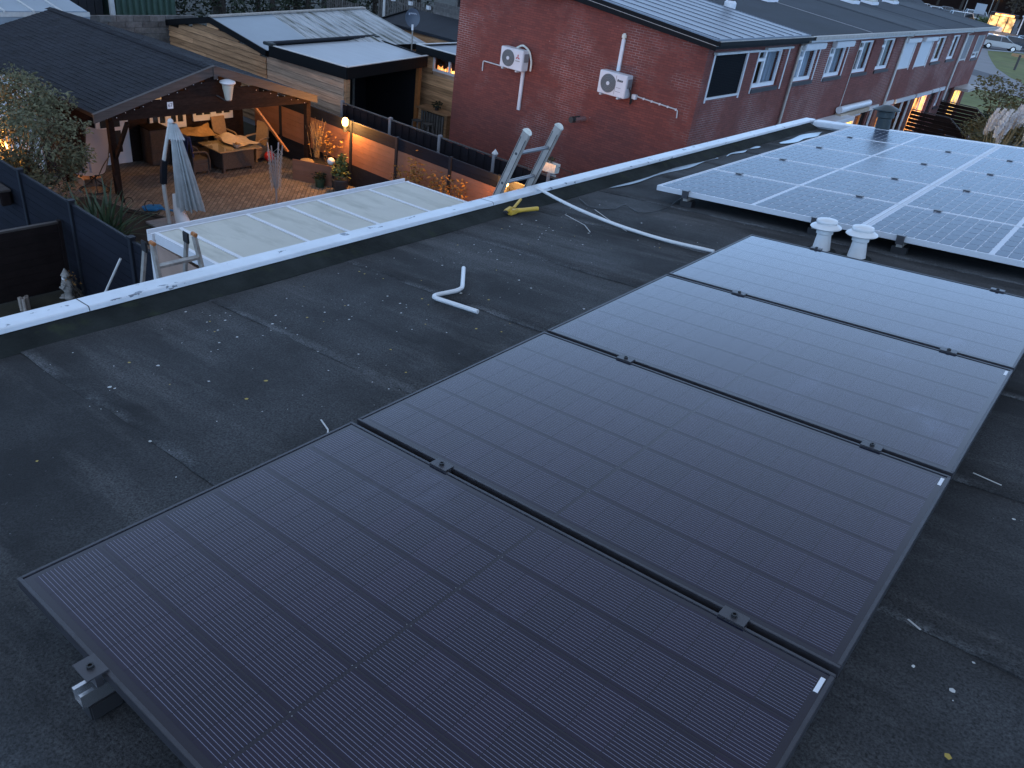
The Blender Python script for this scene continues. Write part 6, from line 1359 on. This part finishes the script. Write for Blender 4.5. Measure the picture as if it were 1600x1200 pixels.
# ---------------------------------------------------------------- car park, lawn things and far buildings at the top right
def make_car(label, M, paint, van=False):
    t = thing('parked_car', label, 'car' if not van else 'van', group='cars in the far car park', M=M)
    L_, W_, H_ = (4.3, 1.75, 1.5) if not van else (5.0, 1.9, 2.1)
    hood, roof = 0.82, H_
    lo = [(-L_ / 2, 0.32), (-L_ / 2 - 0.02, 0.62), (-L_ / 2 + 0.06, 0.92), (L_ / 2 - 1.1, 0.95), (L_ / 2 - 0.25, 0.80), (L_ / 2, 0.60), (L_ / 2, 0.32)]
    bd = MB().prism([(x, -W_ / 2, z) for x, z in lo], (0, W_, 0)); part('body', bd, paint, t, local=True, bevel=0.09, smooth=True)
    gh = [(-L_ / 2 + 0.10, 0.90), (-L_ / 2 + 0.38, roof - 0.10), (-L_ / 2 + 0.9, roof - 0.02), (L_ / 2 - 2.0, roof - 0.03), (L_ / 2 - 1.05, 0.92)] if not van else [(-L_ / 2 + 0.05, 0.90), (-L_ / 2 + 0.10, roof - 0.05), (L_ / 2 - 1.5, roof), (L_ / 2 - 0.7, 0.92)]
    vs = []
    for sgn in (-1, 1):
        for x, z in gh: vs.append((x, sgn * (W_ / 2 - 0.05 - 0.16 * (z - 0.9) / (roof - 0.9)), z))
    n = len(gh); part('window_band', MB().add(vs, [tuple(range(n)), tuple(range(2 * n - 1, n - 1, -1))] + [(i, i + n, (i + 1) % n + n, (i + 1) % n) for i in range(n)]), MT['carglass'], t, local=True)
    rv = MB(); rx = [q for q in gh if q[1] > roof - 0.2]; x0, x1 = rx[0][0], rx[-1][0]
    rv.box(x0 - 0.03, x1 + 0.05, -W_ / 2 + 0.18, W_ / 2 - 0.18, roof - 0.09, roof + 0.015); part('roof', rv, paint, t, local=True, bevel=0.03)
    pl = MB()
    for sgn in (-1, 1):
        y = sgn * (W_ / 2 - 0.10)
        for (xa, za), (xb, zb) in ((gh[0], gh[1]), (gh[-2], gh[-1])): pl.beam((xa, sgn * (W_ / 2 - 0.06), za), (xb, sgn * (W_ / 2 - 0.20), zb), 0.07, 0.09)
        pl.beam((-0.25, sgn * (W_ / 2 - 0.055), 0.9), (-0.3, sgn * (W_ / 2 - 0.195), roof - 0.06), 0.05, 0.08)
    part('pillars', pl, paint, t, local=True)
    for sx in (-L_ / 2 + 0.8, L_ / 2 - 0.85):
        for sy in (-1, 1):
            w_ = part('wheel', MB().tube([(sx, sy * (W_ / 2 - 0.20), 0.32), (sx, sy * (W_ / 2 + 0.01), 0.32)], 0.32, 18), MT['tyre'], t, local=True)
            part('rim', MB().tube([(sx, sy * (W_ / 2 + 0.011), 0.32), (sx, sy * (W_ / 2 + 0.02), 0.32)], 0.20, 14), MT['galv'], w_, local=True)
    for sy in (-1, 1): part('headlight', MB().cbox((L_ / 2 - 0.06, sy * (W_ / 2 - 0.28), 0.70), (0.12, 0.36, 0.14)), MT['headl'], t, local=True, bevel=0.03)
    for sy in (-1, 1): part('tail_light', MB().cbox((-L_ / 2 + 0.0, sy * (W_ / 2 - 0.14), 0.80), (0.06, 0.16, 0.22)), MT['red'], t, local=True)
    return t
def paint(name, c): return M_(name, c, 0.3, 0.4, coat=0.6)
PT = {'silver': paint('silver_paint', (0.34, 0.35, 0.36)), 'dark': paint('dark_blue_paint', (0.018, 0.026, 0.04)), 'blue': paint('blue_paint', (0.05, 0.075, 0.11)), 'white': paint('white_car_paint', (0.6, 0.62, 0.64)), 'black': paint('black_paint', (0.01, 0.01, 0.012)), 'grey': paint('grey_paint', (0.12, 0.13, 0.14))}
def TR(x, y, a): return Matrix.Translation((x, y, G + 0.013)) @ Matrix.Rotation(rad(a), 4, 'Z')
make_car('silver hatchback parked at the edge of the lawn, nearest car', TR(-18.7, 127.6, 20) @ Matrix.Scale(1.12, 4), PT['silver'])
for x, y, a, p, lab in [(-17.6, 134.6, 22, 'dark', 'dark blue car parked just behind the silver hatchback'), (-17.2, 141.5, 22, 'blue', 'grey-blue car, third from the lawn edge'), (-16.6, 148.0, 22, 'silver', 'pale car at the right edge of the photo, fourth from the lawn edge'),
                        (-41.5, 193.5, 10, 'dark', 'dark car in the far row, left of the white vans'), (-44.9, 203, 25, 'white', 'white car in the far row behind the roof ridge end'), (-49.3, 211, 20, 'silver', 'silver car high in the far car park'), (-54.0, 219, 15, 'white', 'white car at the far left of the car park above the ridge'), (-46.6, 214, 200, 'grey', 'grey car at the back of the far car park'), (-38.6, 187.5, 15, 'black', 'black car in the far row above the roof edge')]:
    make_car(lab, TR(x, y, a), PT[p])
for x, y, a, lab in [(-34.5, 178, 30, 'white van half hidden by the far roof edge'), (-36.5, 200, 25, 'white van standing by the green hedge'), (-32.5, 203, 200, 'white van next to the lit shop')]: make_car(lab, TR(x, y, a), PT['white'], True)
bl = [((-33.5 + 0.9 * k, 186 + 0.6 * k, G + 0.8), (1.0, 0.9, 0.9)) for k in range(6)]
shrub('clipped_hedge', 'clipped green hedge by the white vans in the far car park', (-31, 187, G), bl, 2200, 0.35, 'leaf_green', nstem=10)
t = thing('lit_kiosk', 'glass fronted kiosk glowing warm yellow beyond the end of the terrace', 'kiosk', (-27, 176, G)); O = Matrix.Translation((-27.3, 174, G)) @ Matrix.Rotation(rad(12), 4, 'Z') @ Matrix.Scale(0.78, 4)
part('back_wall', MB().box(-2.6, 2.6, 2.9, 3.0, 0, 3.2, O), MT['litpale'], t); part('roof', MB().box(-2.9, 2.9, -0.4, 3.2, 3.21, 3.9, O), MT['anthpost'], t); part('floor', MB().box(-2.6, 2.6, -0.2, 2.89, 0.0, 0.1, O), MT['road'], t)
for x in (-2.6, -0.9, 0.9, 2.6): part('post', MB().box(x - 0.08, x + 0.08, -0.1, 0.06, 0.101, 3.2, O), MT['anthpost'], t)
part('counter', MB().box(-2.3, 0.6, 0.8, 1.5, 0.101, 1.1, O), MT['white'], t); part('sign', MB().box(-2.0, 2.0, -0.46, -0.41, 3.35, 3.75, O), MT['litor'], t); part('side_wall', MB().box(-2.7, -2.61, 0.0, 3.0, 0, 3.2, O), MT['litpale'], t)
l = bpy.data.lights.new('lamp_light', 'POINT'); l.energy = 120; l.color = (1, 0.6, 0.25); l.shadow_soft_size = 0.6; lo_ = bpy.data.objects.new('lamp_light', l); lo_.parent = t; setm(lo_, Matrix.Translation(Vector((-27.2, 173.6, G + 2.7)) - MW[t.name].translation)); C.objects.link(lo_)
t = thing('white_shelter', 'white framed shelter right of the lit kiosk', 'shelter', (-22.5, 178, G)); O = Matrix.Translation((-22.6, 176, G)) @ Matrix.Rotation(rad(12), 4, 'Z')
for x in (-1.9, -0.1, 1.7, 3.4): part('post', MB().box(x - 0.09, x + 0.09, -0.1, 0.1, 0, 2.9, O), MT['white'], t)
part('roof', MB().box(-2.1, 3.6, -0.2, 2.2, 2.901, 3.1, O), MT['white'], t); part('back_wall', MB().box(-2.0, 3.5, 2.0, 2.1, 0, 2.9, O), MT['blackwall'], t)
t = thing('blue_panel_sign', 'pale blue board sign left of the lit kiosk', 'sign', (-32.3, 178, G)); part('board', MB().box(-33.2, -31.4, 178, 178.1, G + 2.2, G + 3.9), MT['plainroof'], t); part('post', MB().box(-32.4, -32.2, 178.12, 178.3, G, G + 3.8), MT['anthpost'], t)
t = thing('brick_house', 'dark red brick house gable beyond the terrace ridge', 'house', (-38, 117, G))
part('wall', MB().prism([(-42, 116, G), (-30, 116, G), (-29.6, 116, -2.7), (-36, 116, 1.0), (-42, 116, -2.7)], (0, 12, 0)), MT['brick'], t); part('roof', MB().prism([(-36, 115.6, 1.2), (-29.0, 115.6, -2.85), (-29.0, 115.6, -2.6), (-36, 115.6, 1.5)], (0, 13, 0)).prism([(-36, 115.6, 1.2), (-43, 115.6, -2.85), (-43, 115.6, -2.6), (-36, 115.6, 1.5)], (0, 13, 0)), MT['bitumen2'], t)
part('bargeboard', MB().prism([(-36, 115.5, 1.5), (-29.0, 115.5, -2.6), (-29.0, 115.5, -2.9), (-36, 115.5, 1.15)], (0, 0.09, 0)), MT['white'], t)
t = thing('dark_hall', 'long dark brown hall behind the far car park', 'hall', (-30, 262, G)); part('wall', MB().box(-75, 30, 262, 280, G, G + 5.5), MT['darkwood'], t); part('roof', MB().prism([(-76, 261, G + 5.51), (31, 261, G + 5.51), (31, 281, G + 5.51), (-76, 281, G + 5.51)], (0, 0, 0.4)), MT['bitumen2'], t)
for k in range(3): part('wall_lamp', MB().sphere((-62 + 17 * k, 261.5, G + 4.0), 0.35, 8, 6), MT['lityel'], t)
for k in range(5):
    x, y = [(-52, 205), (-60, 226), (-44, 222), (-66, 212), (-38, 218)][k]
    t = thing('street_lamp', 'slim street lamp pole among the far parked cars, ' + ('third from the left', 'second from the left', 'fourth from the left', 'leftmost', 'rightmost')[k], 'street lamp', (x, y, G), group='lamp poles in the far car park')
    part('pole', MB().tube([(x, y, G), (x, y, G + 6)], 0.09, 6), MT['alu_dark'], t); part('lamp_head', MB().box(x - 0.3, x + 0.3, y - 0.15, y + 0.15, G + 6.001, G + 6.15), MT['alu_dark'], t)
def leaf_tree(x, y, h, r, n, leaf, label, grp):
    t = thing('bare_tree', label, 'tree', (x, y, G), group=grp)
    part('trunk', MB().tube([(x, y, G), (x + 0.2, y, G + h * 0.45), (x, y, G + h * 0.9)], [0.35, 0.22, 0.04], 7), MT['bark'], t)
    bl = []
    for k in range(9):
        a = rng.uniform(0, 6.28); q = r * rng.uniform(0.3, 0.8); c = (x + q * math.cos(a), y + q * math.sin(a), G + h * rng.uniform(0.35, 0.9)); bl.append((c, (r * 0.45, r * 0.45, h * 0.16)))
        part('limb', MB().tube([(x, y, G + h * 0.3), ((x + c[0]) / 2, (y + c[1]) / 2, (G + h * 0.3 + c[2]) / 2 + 0.3), c], [0.13, 0.08, 0.02], 5), MT['bark'], t)
    lv = MB(); leaf_cloud(lv, n, blob_points(bl), 0.75); part('crown', lv, MT[leaf], t)
for k in range(22):
    leaf_tree(-100 + 6.2 * k + rng.uniform(-1.5, 1.5), rng.uniform(240, 258), rng.uniform(11, 15), rng.uniform(4, 5.5), 520, rng.choice(('leaf_brown', 'leaf_dark', 'leaf_brown')), 'brownish autumn tree in the row behind the far car park', 'trees behind the far car park')
for k in range(5): leaf_tree(-29 + 4.2 * k, 205 + 4 * (k % 2), 12, 4.0, 700, 'leaf_brown', 'brown tree behind the lit kiosk, ' + ('leftmost of five', 'second from the left', 'middle of five', 'second from the right', 'rightmost of five')[k], 'trees behind the kiosk')
part('bollard', MB().box(-12.3, -12.1, 100.6, 100.8, G, G + 1.5), MT['barge'], label='wooden post standing on the lawn', cat='post')
part('timber_beam', MB().box(-15.4, -13.2, 117.0, 117.4, G + 0.25, G + 0.55), MT['larch'], label='low timber beam lying on the lawn at the right edge', cat='beam')
